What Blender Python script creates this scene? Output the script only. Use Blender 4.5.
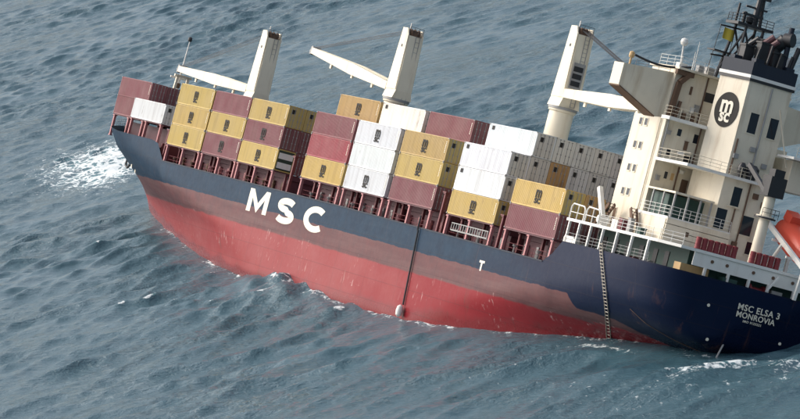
import bpy, bmesh, math, random
import numpy as np
from mathutils import Vector, Matrix
random.seed(7)
rng = np.random.default_rng(11)
for o in list(bpy.data.objects):
    bpy.data.objects.remove(o)
scene = bpy.context.scene
col = scene.collection

# ---------------------------------------------------------------- frames
# ship frame: X forward (0 = front of second container bay), Y to port (0 = port side), Z up (0 = container base)
# the still sea in the ship frame: z = SA + SB*X + SC*Y  (the ship heels to starboard and trims by the stern)
SA, SB, SC = -15.4, -0.03, -0.53
YC = -12.6
en = Vector((-SB, -SC, 1.0)).normalized()
ex = Vector((1, 0, 0)); ex = (ex - ex.dot(en) * en).normalized()
ey = en.cross(ex)
SO = Vector((-50, YC, SA + SB * -50 + SC * YC))
RW = Matrix((ex, ey, en))                       # ship -> world rotation
SHIP = RW.to_4x4() @ Matrix.Translation(-SO)     # ship -> world

# ---------------------------------------------------------------- camera
cam_d = bpy.data.cameras.new('camera'); cam = bpy.data.objects.new('camera', cam_d); col.objects.link(cam)
cR = Matrix(((-0.40908, -0.87689, 0.25244), (-0.10339, -0.23032, -0.96761), (0.90662, -0.42192, 0.00356)))
cC = Vector((-487.33812, 191.09176, -2.53209))
rt = Vector(cR[0]).normalized(); fw = Vector(cR[2]); fw = (fw - fw.dot(rt) * rt).normalized(); up = rt.cross(fw)
wr, wu, wf = RW @ rt, RW @ up, RW @ fw
m = Matrix((wr, wu, -wf)).transposed().to_4x4(); m.translation = SHIP @ cC
cam.matrix_world = m
cam_d.sensor_width = 36; cam_d.lens = 3916.8 / 800 * 36
cam_d.clip_start = 1; cam_d.clip_end = 60000
scene.camera = cam

# ---------------------------------------------------------------- sky, sun, exposure
world = bpy.data.worlds.new('World'); scene.world = world; world.use_nodes = True
nt = world.node_tree; nt.nodes.clear()
SUN_EL = math.radians(46)
sun_ship = Vector((0.66, 0.75, 0))              # horizontal direction towards the sun, along the ship frame
sh = Vector(((RW @ sun_ship).x, (RW @ sun_ship).y, 0)).normalized()
sun_dir = Vector((sh.x * math.cos(SUN_EL), sh.y * math.cos(SUN_EL), math.sin(SUN_EL)))
sky = nt.nodes.new('ShaderNodeTexSky'); sky.sky_type = 'NISHITA'; sky.sun_disc = False
sky.sun_elevation = SUN_EL; sky.sun_rotation = math.atan2(sun_dir.x, sun_dir.y)
sky.air_density = 1.0; sky.dust_density = 6.0; sky.ozone_density = 1.0; sky.altitude = 0
hs = nt.nodes.new('ShaderNodeHueSaturation'); hs.inputs['Saturation'].default_value = 0.60; hs.inputs['Value'].default_value = 1.0
bg = nt.nodes.new('ShaderNodeBackground'); bg.inputs['Strength'].default_value = 0.15
wo = nt.nodes.new('ShaderNodeOutputWorld')
nt.links.new(sky.outputs[0], hs.inputs['Color']); nt.links.new(hs.outputs[0], bg.inputs['Color']); nt.links.new(bg.outputs[0], wo.inputs[0])
sl = bpy.data.lights.new('sun', 'SUN'); sl.energy = 0.6; sl.angle = math.radians(24); sl.color = (1.0, 0.95, 0.87)
so = bpy.data.objects.new('sun', sl); col.objects.link(so)
so.rotation_euler = (-sun_dir).to_track_quat('-Z', 'Y').to_euler(); so.location = sun_dir * 900
scene.view_settings.view_transform = 'Standard'; scene.view_settings.look = 'None'
scene.view_settings.gamma = 1.0; scene.view_settings.exposure = 0.65

# ---------------------------------------------------------------- materials
def mat(name):
    M = bpy.data.materials.new(name); M.use_nodes = True
    return M, M.node_tree, M.node_tree.nodes['Principled BSDF']
def N(t, kind, **kw):
    n = t.nodes.new(kind)
    for k, v in kw.items():
        if k in n.inputs.keys(): n.inputs[k].default_value = v
        else: setattr(n, k, v)
    return n
def mixc(t, fac, a, b, mode='MIX'):
    n = t.nodes.new('ShaderNodeMix'); n.data_type = 'RGBA'; n.blend_type = mode
    for s, v in ((n.inputs[0], fac), (n.inputs[6], a), (n.inputs[7], b)):
        if isinstance(v, bpy.types.NodeSocket): t.links.new(v, s)
        elif isinstance(v, (tuple, list)): s.default_value = (*v[:3], 1)
        else: s.default_value = v
    return n.outputs[2]
def ramp(t, src, pts):
    r = t.nodes.new('ShaderNodeValToRGB'); t.links.new(src, r.inputs[0])
    while len(r.color_ramp.elements) < len(pts): r.color_ramp.elements.new(0.5)
    for e, (p, v) in zip(r.color_ramp.elements, pts):
        e.position = p; e.color = (v, v, v, 1) if not isinstance(v, (tuple, list)) else (*v, 1)
    return r.outputs[0]
def mth(t, op, a, b=None, clamp=False):
    n = t.nodes.new('ShaderNodeMath'); n.operation = op; n.use_clamp = clamp
    for i, v in enumerate((a, b)):
        if v is None: continue
        if isinstance(v, bpy.types.NodeSocket): t.links.new(v, n.inputs[i])
        else: n.inputs[i].default_value = v
    return n.outputs[0]
def noise(t, scale, detail=4, rough=0.55, stretch=(1, 1, 1), coord='Object'):
    tc = t.nodes.new('ShaderNodeTexCoord'); mp = t.nodes.new('ShaderNodeMapping'); mp.inputs['Scale'].default_value = stretch
    t.links.new(tc.outputs[coord], mp.inputs['Vector'])
    n = N(t, 'ShaderNodeTexNoise', Scale=scale, Detail=detail, Roughness=rough); t.links.new(mp.outputs[0], n.inputs['Vector'])
    return n.outputs['Fac']
def painted(name, colr, rough=0.5, dirt=0.35, dirtcol=(0.16, 0.10, 0.06), streak=True, metallic=0.0, scale=0.5):
    M, t, b = mat(name)
    n1 = noise(t, scale, 5, 0.6)
    n2 = noise(t, scale * 2.2, 4, 0.6, (1.0, 1.0, 0.12)) if streak else noise(t, scale * 5, 4, 0.6)
    c = mixc(t, mth(t, 'MULTIPLY', ramp(t, n1, [(0.35, 0), (0.75, 1)]), dirt * 0.6), colr, tuple(x * 0.72 for x in colr))
    c = mixc(t, mth(t, 'MULTIPLY', ramp(t, n2, [(0.52, 0), (0.78, 1)]), dirt), c, dirtcol)
    t.links.new(c, b.inputs['Base Color']); b.inputs['Roughness'].default_value = rough; b.inputs['Metallic'].default_value = metallic
    bp = N(t, 'ShaderNodeBump', Strength=0.15, Distance=0.05); t.links.new(n1, bp.inputs['Height']); t.links.new(bp.outputs[0], b.inputs['Normal'])
    return M
MAT = {}
MAT['cream'] = painted('cream paint', (0.70, 0.635, 0.50), 0.5, 0.65, (0.36, 0.25, 0.14))
MAT['crane'] = painted('crane paint', (0.78, 0.71, 0.55), 0.45, 0.42, (0.42, 0.30, 0.17))
MAT['white'] = painted('white paint', (0.74, 0.73, 0.68), 0.45, 0.3, (0.35, 0.25, 0.16))
MAT['letter'] = painted('letter paint', (0.72, 0.68, 0.56), 0.5, 0.2, (0.45, 0.40, 0.30))
MAT['navy'] = painted('navy trim', (0.005, 0.012, 0.026), 0.65, 0.15, (0.05, 0.05, 0.05))
MAT['black'] = painted('black steel', (0.018, 0.019, 0.022), 0.45, 0.3, (0.05, 0.035, 0.025))
MAT['red_oxide'] = painted('red oxide', (0.14, 0.03, 0.036), 0.6, 0.3, (0.09, 0.03, 0.025))
MAT['pink_post'] = painted('faded red posts', (0.42, 0.18, 0.18), 0.6, 0.3, (0.14, 0.05, 0.04))
MAT['coaming'] = painted('dark maroon coaming', (0.085, 0.022, 0.032), 0.6, 0.3, (0.04, 0.02, 0.02))
MAT['deck'] = painted('deck red', (0.13, 0.035, 0.026), 0.7, 0.4, (0.06, 0.03, 0.02), streak=False)
MAT['green_deck'] = painted('green deck paint', (0.02, 0.06, 0.05), 0.6, 0.4, (0.05, 0.035, 0.02), streak=False)
MAT['steel'] = painted('grey steel', (0.30, 0.30, 0.29), 0.5, 0.35, (0.18, 0.12, 0.08))
MAT['rust'] = painted('rusty brown steel', (0.13, 0.075, 0.045), 0.75, 0.5, (0.05, 0.025, 0.015))
MAT['red'] = painted('red paint', (0.21, 0.025, 0.03), 0.5, 0.3, (0.2, 0.03, 0.03))
MAT['orange'] = painted('lifeboat orange', (0.75, 0.10, 0.055), 0.35, 0.12, (0.4, 0.08, 0.05))
MAT['pink'] = painted('primer pink', (0.13, 0.06, 0.065), 0.6, 0.2, (0.2, 0.08, 0.06))
MAT['yellow'] = painted('yellow cloth', (0.62, 0.48, 0.06), 0.8, 0.1, (0.4, 0.3, 0.05))
MAT['tan'] = painted('tan paint', (0.55, 0.36, 0.16), 0.5, 0.3, (0.3, 0.18, 0.08))
MAT['rope'] = painted('rope', (0.30, 0.27, 0.22), 0.9, 0.3, (0.12, 0.1, 0.08), streak=False)
MAT['wood'] = painted('ladder rungs', (0.42, 0.38, 0.32), 0.8, 0.3, (0.2, 0.15, 0.1), streak=False)
MAT['logo_dark'] = painted('logo ink', (0.018, 0.016, 0.014), 0.8, 0.12, (0.12, 0.09, 0.05))
MAT['darkgreen'] = painted('dark green grille', (0.02, 0.045, 0.03), 0.5, 0.3, (0.03, 0.03, 0.02))
def glass():
    M, t, b = mat('window glass'); b.inputs['Base Color'].default_value = (0.012, 0.016, 0.024, 1); b.inputs['Roughness'].default_value = 0.12
    return M
MAT['glass'] = glass()
def container_paint():
    M, t, b = mat('container paint')
    oi = t.nodes.new('ShaderNodeObjectInfo')
    tc = t.nodes.new('ShaderNodeTexCoord'); ad = t.nodes.new('ShaderNodeVectorMath'); ad.operation = 'ADD'
    sc = t.nodes.new('ShaderNodeVectorMath'); sc.operation = 'SCALE'; sc.inputs['Scale'].default_value = 1.0
    cb = t.nodes.new('ShaderNodeCombineXYZ')
    t.links.new(mth(t, 'MULTIPLY', oi.outputs['Random'], 97.0), cb.inputs[0]); t.links.new(mth(t, 'MULTIPLY', oi.outputs['Random'], 41.0), cb.inputs[2])
    t.links.new(tc.outputs['Object'], ad.inputs[0]); t.links.new(cb.outputs[0], ad.inputs[1])
    def nz(scale, st, d=5):
        mp = t.nodes.new('ShaderNodeMapping'); mp.inputs['Scale'].default_value = st; t.links.new(ad.outputs[0], mp.inputs[0])
        n = N(t, 'ShaderNodeTexNoise', Scale=scale, Detail=d, Roughness=0.6); t.links.new(mp.outputs[0], n.inputs['Vector']); return n.outputs['Fac']
    a, s = nz(0.35, (1, 1, 1)), nz(1.3, (1, 1, 0.1)); r = nz(0.9, (1, 1, 0.4))
    fade = mixc(t, mth(t, 'MULTIPLY', ramp(t, a, [(0.3, 0), (0.7, 1)]), 0.30), oi.outputs['Color'], mixc(t, 0.5, oi.outputs['Color'], (0.5, 0.45, 0.4)))
    d = mixc(t, mth(t, 'MULTIPLY', ramp(t, s, [(0.48, 0), (0.76, 1)]), 0.5), fade, mixc(t, 0.65, oi.outputs['Color'], (0.10, 0.06, 0.04)))
    d = mixc(t, mth(t, 'MULTIPLY', ramp(t, r, [(0.63, 0), (0.72, 1)]), 0.5), d, (0.16, 0.075, 0.04))
    t.links.new(d, b.inputs['Base Color']); b.inputs['Roughness'].default_value = 0.55
    return M
MAT['container'] = container_paint()
def hull_paint():
    M, t, b = mat('hull paint')
    tc = t.nodes.new('ShaderNodeTexCoord'); sp = t.nodes.new('ShaderNodeSeparateXYZ'); t.links.new(tc.outputs['Object'], sp.inputs[0])
    X, Z = sp.outputs[0], sp.outputs[2]
    big = noise(t, 0.07, 5, 0.6); med = noise(t, 0.45, 6, 0.62); fine = noise(t, 1.6, 5, 0.65); streak = noise(t, 0.9, 5, 0.6, (1, 1, 0.07))
    hor = noise(t, 0.5, 5, 0.6, (0.10, 1, 1.6)); scuff = noise(t, 1.1, 6, 0.7, (0.55, 1, 1.0))
    navy = mixc(t, ramp(t, med, [(0.35, 0), (0.7, 1)]), (0.003, 0.020, 0.046), (0.006, 0.031, 0.064))
    navy = mixc(t, mth(t, 'MULTIPLY', ramp(t, streak, [(0.5, 0), (0.75, 1)]), 0.25), navy, (0.018, 0.042, 0.066))
    navy = mixc(t, mth(t, 'MULTIPLY', ramp(t, hor, [(0.55, 0), (0.72, 1)]), 0.25), navy, (0.022, 0.048, 0.074))
    brown = mixc(t, ramp(t, med, [(0.3, 0), (0.7, 1)]), (0.135, 0.052, 0.053), (0.092, 0.044, 0.048))
    brown = mixc(t, mth(t, 'MULTIPLY', ramp(t, hor, [(0.45, 0), (0.7, 1)]), 0.45), brown, (0.17, 0.105, 0.098))
    brown = mixc(t, mth(t, 'MULTIPLY', ramp(t, streak, [(0.5, 0), (0.8, 1)]), 0.5), brown, (0.10, 0.05, 0.05))
    redA = mixc(t, ramp(t, big, [(0.35, 0), (0.65, 1)]), (0.25, 0.040, 0.044), (0.28, 0.070, 0.071))
    redA = mixc(t, mth(t, 'MULTIPLY', ramp(t, med, [(0.45, 0), (0.75, 1)]), 0.35), redA, (0.28, 0.03, 0.026))
    redA = mixc(t, mth(t, 'MULTIPLY', ramp(t, scuff, [(0.64, 0), (0.70, 1)]), 0.5), redA, (0.55, 0.36, 0.33))
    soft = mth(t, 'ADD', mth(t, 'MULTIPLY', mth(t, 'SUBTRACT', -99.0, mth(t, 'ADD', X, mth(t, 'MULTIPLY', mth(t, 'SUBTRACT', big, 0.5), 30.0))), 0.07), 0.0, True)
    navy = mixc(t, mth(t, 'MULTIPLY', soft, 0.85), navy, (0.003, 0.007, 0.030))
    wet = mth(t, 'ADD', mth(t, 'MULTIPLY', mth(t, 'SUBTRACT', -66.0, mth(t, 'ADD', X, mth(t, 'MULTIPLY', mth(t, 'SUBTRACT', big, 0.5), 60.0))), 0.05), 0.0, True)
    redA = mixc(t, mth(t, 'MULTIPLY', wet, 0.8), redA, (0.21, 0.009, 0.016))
    # boundaries, wavering a little; aft of X=-124 the topsides were repainted lower down
    wav = mth(t, 'MULTIPLY', mth(t, 'SUBTRACT', noise(t, 0.35, 4, 0.6), 0.5), 0.5)
    zz = mth(t, 'ADD', Z, wav)
    aft = mth(t, 'LESS_THAN', mth(t, 'ADD', X, mth(t, 'MULTIPLY', Z, -0.8)), -117.6)
    lowB = mth(t, 'SUBTRACT', mth(t, 'SUBTRACT', -5.12, mth(t, 'MULTIPLY', aft, 1.35)), mth(t, 'MULTIPLY', mth(t, 'MAXIMUM', mth(t, 'SUBTRACT', -129.0, X), 0.0), 0.32))
    lowR = mth(t, 'SUBTRACT', -7.55, mth(t, 'MULTIPLY', aft, -0.2))
    fB = mth(t, 'ADD', mth(t, 'MULTIPLY', mth(t, 'SUBTRACT', zz, lowB), 14.0), 0.5, True)
    fR = mth(t, 'ADD', mth(t, 'MULTIPLY', mth(t, 'SUBTRACT', zz, lowR), 5.0), 0.5, True)
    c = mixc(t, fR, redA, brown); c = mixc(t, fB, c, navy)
    scr = noise(t, 1.5, 5, 0.7, (1.0, 1, 0.22)); band = mth(t, 'MULTIPLY', mth(t, 'LESS_THAN', Z, -7.2), mth(t, 'GREATER_THAN', Z, -11.0))
    patch = ramp(t, noise(t, 0.09, 3, 0.6, (1, 1, 0.4)), [(0.45, 0), (0.6, 1)])
    c = mixc(t, mth(t, 'MULTIPLY', mth(t, 'MULTIPLY', ramp(t, scr, [(0.60, 0), (0.68, 1)]), band), mth(t, 'MULTIPLY', patch, 0.75)), c, (0.55, 0.38, 0.36))
    rst = noise(t, 0.7, 5, 0.65, (1, 1, 0.05)); c = mixc(t, mth(t, 'MULTIPLY', ramp(t, rst, [(0.60, 0), (0.72, 1)]), 0.45), c, (0.11, 0.055, 0.045))
    def seam(v, period):
        q = mth(t, 'FRACT', mth(t, 'MULTIPLY', v, 1.0 / period)); return mth(t, 'LESS_THAN', q, 0.09 / period)
    sm = mth(t, 'ADD', seam(X, 9.0), seam(Z, 2.4), True)
    c = mixc(t, mth(t, 'MULTIPLY', sm, 0.22), c, (0.03, 0.02, 0.02))
    # paint soaked by the sea up to about a metre above its level
    Y = sp.outputs[1]; lvl = mth(t, 'ADD', mth(t, 'ADD', mth(t, 'MULTIPLY', X, SB), mth(t, 'MULTIPLY', Y, SC)), SA)
    wetd = mth(t, 'SUBTRACT', mth(t, 'ADD', lvl, mth(t, 'MULTIPLY', noise(t, 0.22, 4, 0.6), 3.2)), Z)
    wet2 = mth(t, 'MULTIPLY', mth(t, 'ADD', wetd, 0.2), 1.2, True)
    c = mixc(t, mth(t, 'MULTIPLY', wet2, 0.45), c, mixc(t, 1.0, c, (0.45, 0.35, 0.38), 'MULTIPLY'))
    t.links.new(c, b.inputs['Base Color']); b.inputs['Specular IOR Level'].default_value = 0.14
    t.links.new(mth(t, 'SUBTRACT', mth(t, 'ADD', mth(t, 'MULTIPLY', fine, 0.25), 0.36), mth(t, 'MULTIPLY', wet2, 0.22)), b.inputs['Roughness'])
    h = mth(t, 'ADD', mth(t, 'MULTIPLY', noise(t, 0.6, 3, 0.5), 0.7), mth(t, 'MULTIPLY', sm, 0.25))
    bp = N(t, 'ShaderNodeBump', Strength=0.35, Distance=0.10); t.links.new(h, bp.inputs['Height']); t.links.new(bp.outputs[0], b.inputs['Normal'])
    return M
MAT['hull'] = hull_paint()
def water():
    M, t, b = mat('sea water')
    at = t.nodes.new('ShaderNodeAttribute'); at.attribute_name = 'foam'
    n1 = noise(t, 0.55, 7, 0.68, (1, 1, 1)); n2 = noise(t, 2.6, 6, 0.7)
    web = mth(t, 'ADD', mth(t, 'MULTIPLY', n1, 0.55), mth(t, 'MULTIPLY', n2, 0.45))
    tcf = t.nodes.new('ShaderNodeTexCoord'); nd = N(t, 'ShaderNodeTexNoise', Scale=0.5, Detail=4.0); t.links.new(tcf.outputs['Object'], nd.inputs['Vector'])
    va = t.nodes.new('ShaderNodeVectorMath'); va.operation = 'MULTIPLY_ADD'; va.inputs[1].default_value = (3.0, 3.0, 0); t.links.new(nd.outputs['Color'], va.inputs[0]); t.links.new(tcf.outputs['Object'], va.inputs[2])
    vo = t.nodes.new('ShaderNodeTexVoronoi'); vo.feature = 'DISTANCE_TO_EDGE'; vo.inputs['Scale'].default_value = 0.75; t.links.new(va.outputs[0], vo.inputs['Vector'])
    lace = mth(t, 'SUBTRACT', 0.24, vo.outputs['Distance'])
    web = mth(t, 'ADD', mth(t, 'ADD', mth(t, 'MULTIPLY', mth(t, 'SUBTRACT', web, 0.5), 1.9), mth(t, 'MULTIPLY', lace, 1.3)), 0.42)
    n1 = mth(t, 'ADD', mth(t, 'MULTIPLY', mth(t, 'SUBTRACT', n1, 0.5), 1.5), 0.5)
    f = mth(t, 'MULTIPLY', mth(t, 'SUBTRACT', mth(t, 'ADD', at.outputs['Fac'], web), 0.98), 4.6, True)
    f2 = mth(t, 'MULTIPLY', mth(t, 'SUBTRACT', mth(t, 'ADD', at.outputs['Fac'], n1), 0.86), 1.8, True)   # aerated, milky water
    deep = (0.044, 0.094, 0.118)
    c = mixc(t, mth(t, 'MULTIPLY', f2, 0.8), deep, (0.17, 0.36, 0.38))
    c = mixc(t, mth(t, 'MULTIPLY', f, 0.92), c, (0.74, 0.78, 0.78))
    t.links.new(c, b.inputs['Base Color'])
    t.links.new(mth(t, 'ADD', mth(t, 'MULTIPLY', f, 0.55), 0.07), b.inputs['Roughness'])
    b.inputs['IOR'].default_value = 1.333
    tc = t.nodes.new('ShaderNodeTexCoord'); vr = t.nodes.new('ShaderNodeVectorRotate'); vr.rotation_type = 'Z_AXIS'; vr.inputs['Angle'].default_value = -math.atan2(wf.y, wf.x) + 0.15
    t.links.new(tc.outputs['Object'], vr.inputs['Vector'])
    def rip(scale, st, kind, d, r):
        mp = t.nodes.new('ShaderNodeMapping'); mp.inputs['Scale'].default_value = st; t.links.new(vr.outputs[0], mp.inputs['Vector'])
        n = t.nodes.new('ShaderNodeTexNoise'); n.noise_type = kind; n.inputs['Scale'].default_value = scale; n.inputs['Detail'].default_value = d; n.inputs['Roughness'].default_value = r
        n.inputs['Distortion'].default_value = 0.25
        t.links.new(mp.outputs[0], n.inputs['Vector']); return n.outputs['Fac']
    w1 = rip(0.42, (1.0, 0.55, 1), 'RIDGED_MULTIFRACTAL', 3, 0.5); w2 = rip(1.3, (1.0, 0.6, 1), 'FBM', 5, 0.62); w3 = rip(4.2, (1, 0.7, 1), 'FBM', 3, 0.6)
    h = mth(t, 'ADD', mth(t, 'ADD', mth(t, 'MULTIPLY', w1, 0.085), mth(t, 'MULTIPLY', w2, 0.50)), mth(t, 'MULTIPLY', w3, 0.08))
    gust = ramp(t, rip(0.035, (1.0, 0.8, 1), 'FBM', 4, 0.6), [(0.36, 0.30), (0.64, 1.0)])
    bp = N(t, 'ShaderNodeBump', Strength=0.66, Distance=1.0); t.links.new(mth(t, 'MULTIPLY', gust, 0.95), bp.inputs['Strength']); t.links.new(h, bp.inputs['Height']); t.links.new(bp.outputs[0], b.inputs['Normal'])
    return M
MAT['sea'] = water()

# ---------------------------------------------------------------- mesh helpers
class MB:
    def __init__(s): s.v = []; s.f = []
    def add(s, v, f):
        k = len(s.v); s.v += [tuple(x) for x in v]; s.f += [tuple(i + k for i in q) for q in f]; return s
    def box(s, a, b):
        (x0, y0, z0), (x1, y1, z1) = a, b
        x0, x1 = sorted((x0, x1)); y0, y1 = sorted((y0, y1)); z0, z1 = sorted((z0, z1))
        return s.add([(x0,y0,z0),(x1,y0,z0),(x1,y1,z0),(x0,y1,z0),(x0,y0,z1),(x1,y0,z1),(x1,y1,z1),(x0,y1,z1)],
                     [(3,2,1,0),(4,5,6,7),(0,1,5,4),(1,2,6,5),(2,3,7,6),(3,0,4,7)])
    def tube(s, p0, p1, r0, r1=None, n=8, cap=True):
        r1 = r0 if r1 is None else r1
        p0, p1 = Vector(p0), Vector(p1); d = (p1 - p0).normalized()
        a = d.orthogonal().normalized(); b = d.cross(a)
        v = []; f = []
        for p, r in ((p0, r0), (p1, r1)):
            for i in range(n):
                t = 2 * math.pi * i / n; v.append(p + a * (r * math.cos(t)) + b * (r * math.sin(t)))
        for i in range(n): f.append((i, (i + 1) % n, n + (i + 1) % n, n + i))
        if cap: f += [tuple(range(n - 1, -1, -1)), tuple(range(n, 2 * n))]
        return s.add(v, f)
    def path(s, pts, r, n=6):
        for a, b in zip(pts, pts[1:]): s.tube(a, b, r, n=n)
        return s
    def bar(s, p0, p1, w, h, upv=(0, 0, 1), w1=None, h1=None):
        """tapered rectangular beam between two points"""
        p0, p1, u = Vector(p0), Vector(p1), Vector(upv); d = (p1 - p0).normalized()
        sd = d.cross(u).normalized(); uu = sd.cross(d); w1 = w if w1 is None else w1; h1 = h if h1 is None else h1
        v = []
        for p, a, b in ((p0, w, h), (p1, w1, h1)):
            for i, j in ((-1, -1), (1, -1), (1, 1), (-1, 1)): v.append(p + sd * (i * a / 2) + uu * (j * b / 2))
        return s.add(v, [(3,2,1,0),(4,5,6,7),(0,1,5,4),(1,2,6,5),(2,3,7,6),(3,0,4,7)])
    def prism(s, pts, off):
        """closed polygon extruded by vector off"""
        n = len(pts); off = Vector(off); v = [Vector(p) for p in pts] + [Vector(p) + off for p in pts]
        return s.add(v, [tuple(range(n - 1, -1, -1)), tuple(range(n, 2 * n))] + [(i, (i + 1) % n, n + (i + 1) % n, n + i) for i in range(n)])
    def lathe(s, prof, o, ax=(0, 0, 1), n=14):
        o, d = Vector(o), Vector(ax).normalized(); a = d.orthogonal().normalized(); b = d.cross(a)
        v = []; f = []
        for r, h in prof:
            for i in range(n):
                t = 2 * math.pi * i / n; v.append(o + d * h + a * (r * math.cos(t)) + b * (r * math.sin(t)))
        for k in range(len(prof) - 1):
            for i in range(n): f.append((k*n+i, k*n+(i+1)%n, (k+1)*n+(i+1)%n, (k+1)*n+i))
        f += [tuple(range(n - 1, -1, -1)), tuple(range((len(prof)-1)*n, len(prof)*n))]
        return s.add(v, f)
    def mesh(s, name, m, smooth=False):
        me = bpy.data.meshes.new(name); me.from_pydata(s.v, [], s.f); me.materials.append(MAT[m] if isinstance(m, str) else m)
        bm = bmesh.new(); bm.from_mesh(me); bmesh.ops.recalc_face_normals(bm, faces=bm.faces); bm.to_mesh(me); bm.free()
        if smooth:
            me.polygons.foreach_set('use_smooth', [True] * len(me.polygons))
            try: me.set_sharp_from_angle(angle=math.radians(38))
            except Exception: pass
        return me
    def build(s, name, m, parent=None, smooth=False):
        return link(name, s.mesh(name, m, smooth), parent)
def link(name, me, parent=None):
    o = bpy.data.objects.new(name, me); col.objects.link(o)
    if parent is not None: o.parent = parent
    return o
def tag(o, label, cat, group=None, kind=None):
    o['label'] = label; o['category'] = cat
    if group: o['group'] = group
    if kind: o['kind'] = kind
    return o
def S(p): return SHIP @ Vector(p)
def text_mesh(name, txt, size, m, bold=0.0, extrude=0.01, spacing=1.0):
    cu = bpy.data.curves.new('text', 'FONT'); cu.body = txt; cu.size = size; cu.offset = bold; cu.extrude = extrude
    cu.align_x = 'CENTER'; cu.align_y = 'CENTER'; cu.space_character = spacing; cu.resolution_u = 3
    o = bpy.data.objects.new('text', cu); col.objects.link(o)
    dg = bpy.context.evaluated_depsgraph_get(); me = bpy.data.meshes.new_from_object(o.evaluated_get(dg))
    bpy.data.objects.remove(o); bpy.data.curves.remove(cu)
    me.name = name; me.materials.clear(); me.materials.append(MAT[m]); return me
def map_text(me, o, ux, uy):
    """place flat text: its x along ux, its y along uy, its thickness along ux x uy"""
    o, ux, uy = Vector(o), Vector(ux), Vector(uy); uz = ux.cross(uy).normalized()
    for v in me.vertices: v.co = o + ux * v.co.x + uy * v.co.y + uz * v.co.z
    return me
def railing(name, pts, h=1.05, m='white', parent=None, step=1.6, r=0.026, bars=3):
    b = MB()
    for p, q in zip(pts, pts[1:]):
        p, q = Vector(p), Vector(q); n = max(1, round((q - p).length / step))
        for i in range(n + 1):
            c = p.lerp(q, i / n); b.tube(c, c + Vector((0, 0, h)), r, n=5)
        for k in range(1, bars + 1): b.tube(p + Vector((0, 0, h * k / bars)), q + Vector((0, 0, h * k / bars)), r * 0.85, n=5)
    return b.build(name, m, parent)

# ================================================================ THE SEA
def interp(x, pts):
    xs, ys = zip(*pts); return float(np.interp(x, xs, ys))
HB = 12.65
def ztop(X): return interp(X, [(-141,.15),(-118.4,.1),(-115.9,-2.45),(-60,-2.2),(0.8,-2.3),(3.2,0.05),(20,.1),(36,.8),(46,1.5)])
def xstem(z): return interp(z, [(-15,27),(-12,30),(-10,31.5),(-8,34),(-6,38),(-4,41),(-2,43.3),(0,44.6),(1.6,45.3)])
def xsh(z): return interp(z, [(-15,-42),(-12,-38),(-9,-30),(-5,-8),(-2,6),(0,11),(2,13)])
def pf(z): return interp(z, [(-15,1.3),(-11,1.36),(-8,1.5),(-5,1.85),(-2,2.2),(1,2.4)])
def xa(z): return interp(z, [(-15,-82),(-10,-92),(-7,-104),(-4,-118),(0,-127)])
def xend(z): return interp(z, [(-15,-126),(-12,-129),(-9,-134),(-8,-136.5),(-7,-139),(-6,-140.0),(2,-141.0)])
def kk(z): return interp(z, [(-15,0),(-9,0.02),(-8,.12),(-7,.45),(-6,.66),(-4,.82),(0,.9)])
def pa(z): return interp(z, [(-15,1.6),(-6,2.0),(0,3.0)])
def half(X, z):
    b = HB
    if z < -12.6: b = HB - 2.4 + math.sqrt(max(0, 2.4 ** 2 - (-12.6 - z) ** 2))
    if X > xsh(z):
        u = min(1, (X - xsh(z)) / (xstem(z) - xsh(z))); b *= max(0.0, 1 - u ** pf(z))
    if X < xa(z):
        u = min(1, (xa(z) - X) / (xa(z) - xend(z))); b *= 1 - (1 - kk(z)) * u ** pa(z)
    e_ = X - xend(z)
    if e_ < 4.5 and z > -9: b -= interp(z, [(-9, 0), (-7, 1.6), (-4, 2.8), (2, 3.0)]) * (1 - math.sqrt(max(0, 1 - (1 - max(e_, 0) / 4.5) ** 2)))
    return max(b, 0.02)
cw = cam.matrix_world.translation
vh = np.array([wf.x, wf.y]); vh /= np.linalg.norm(vh); lh = np.array([vh[1], -vh[0]])
def axis(lo, hi, step, far, grow):
    a = list(np.arange(lo, hi, step)); s = step; x = a[-1]; right = []
    while x < far: s *= grow; x += s; right.append(x)
    s = step; x = lo; left = []
    while x > -far: s *= grow; x -= s; left.append(x)
    return np.array(left[::-1] + a + right)
dax = axis(330.0, 960.0, 0.62, 30000.0, 1.35)
lax = axis(-108.0, 108.0, 0.30, 30000.0, 1.35)
DD, LL = np.meshgrid(dax, lax, indexing='ij')
PX = cw.x + DD * vh[0] + LL * lh[0]; PY = cw.y + DD * vh[1] + LL * lh[1]
sp = np.maximum(np.gradient(dax)[:, None], np.gradient(lax)[None, :])
ZZ = np.zeros_like(PX); DX = np.zeros_like(PX); DY = np.zeros_like(PX); JJ = np.zeros_like(PX)
wind = math.atan2(vh[1], vh[0]) + math.radians(200)
lams = np.exp(np.linspace(math.log(1.9), math.log(60), 96))
gx = [(rng.uniform(0.02, 0.09), rng.uniform(0, 6.28), rng.uniform(0, 6.28)) for _ in range(12)]
groups = [0.5 + 0.5 * np.sin(PX * a * math.cos(b) + PY * a * math.sin(b) * 1.6 + c) for a, b, c in gx]
rough_w = 1 + 0.55 * np.exp(-((PX + 45) / 75) ** 2 - ((PY - 20) / 16) ** 2)      # steeper chop where waves bounce off the ship
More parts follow.
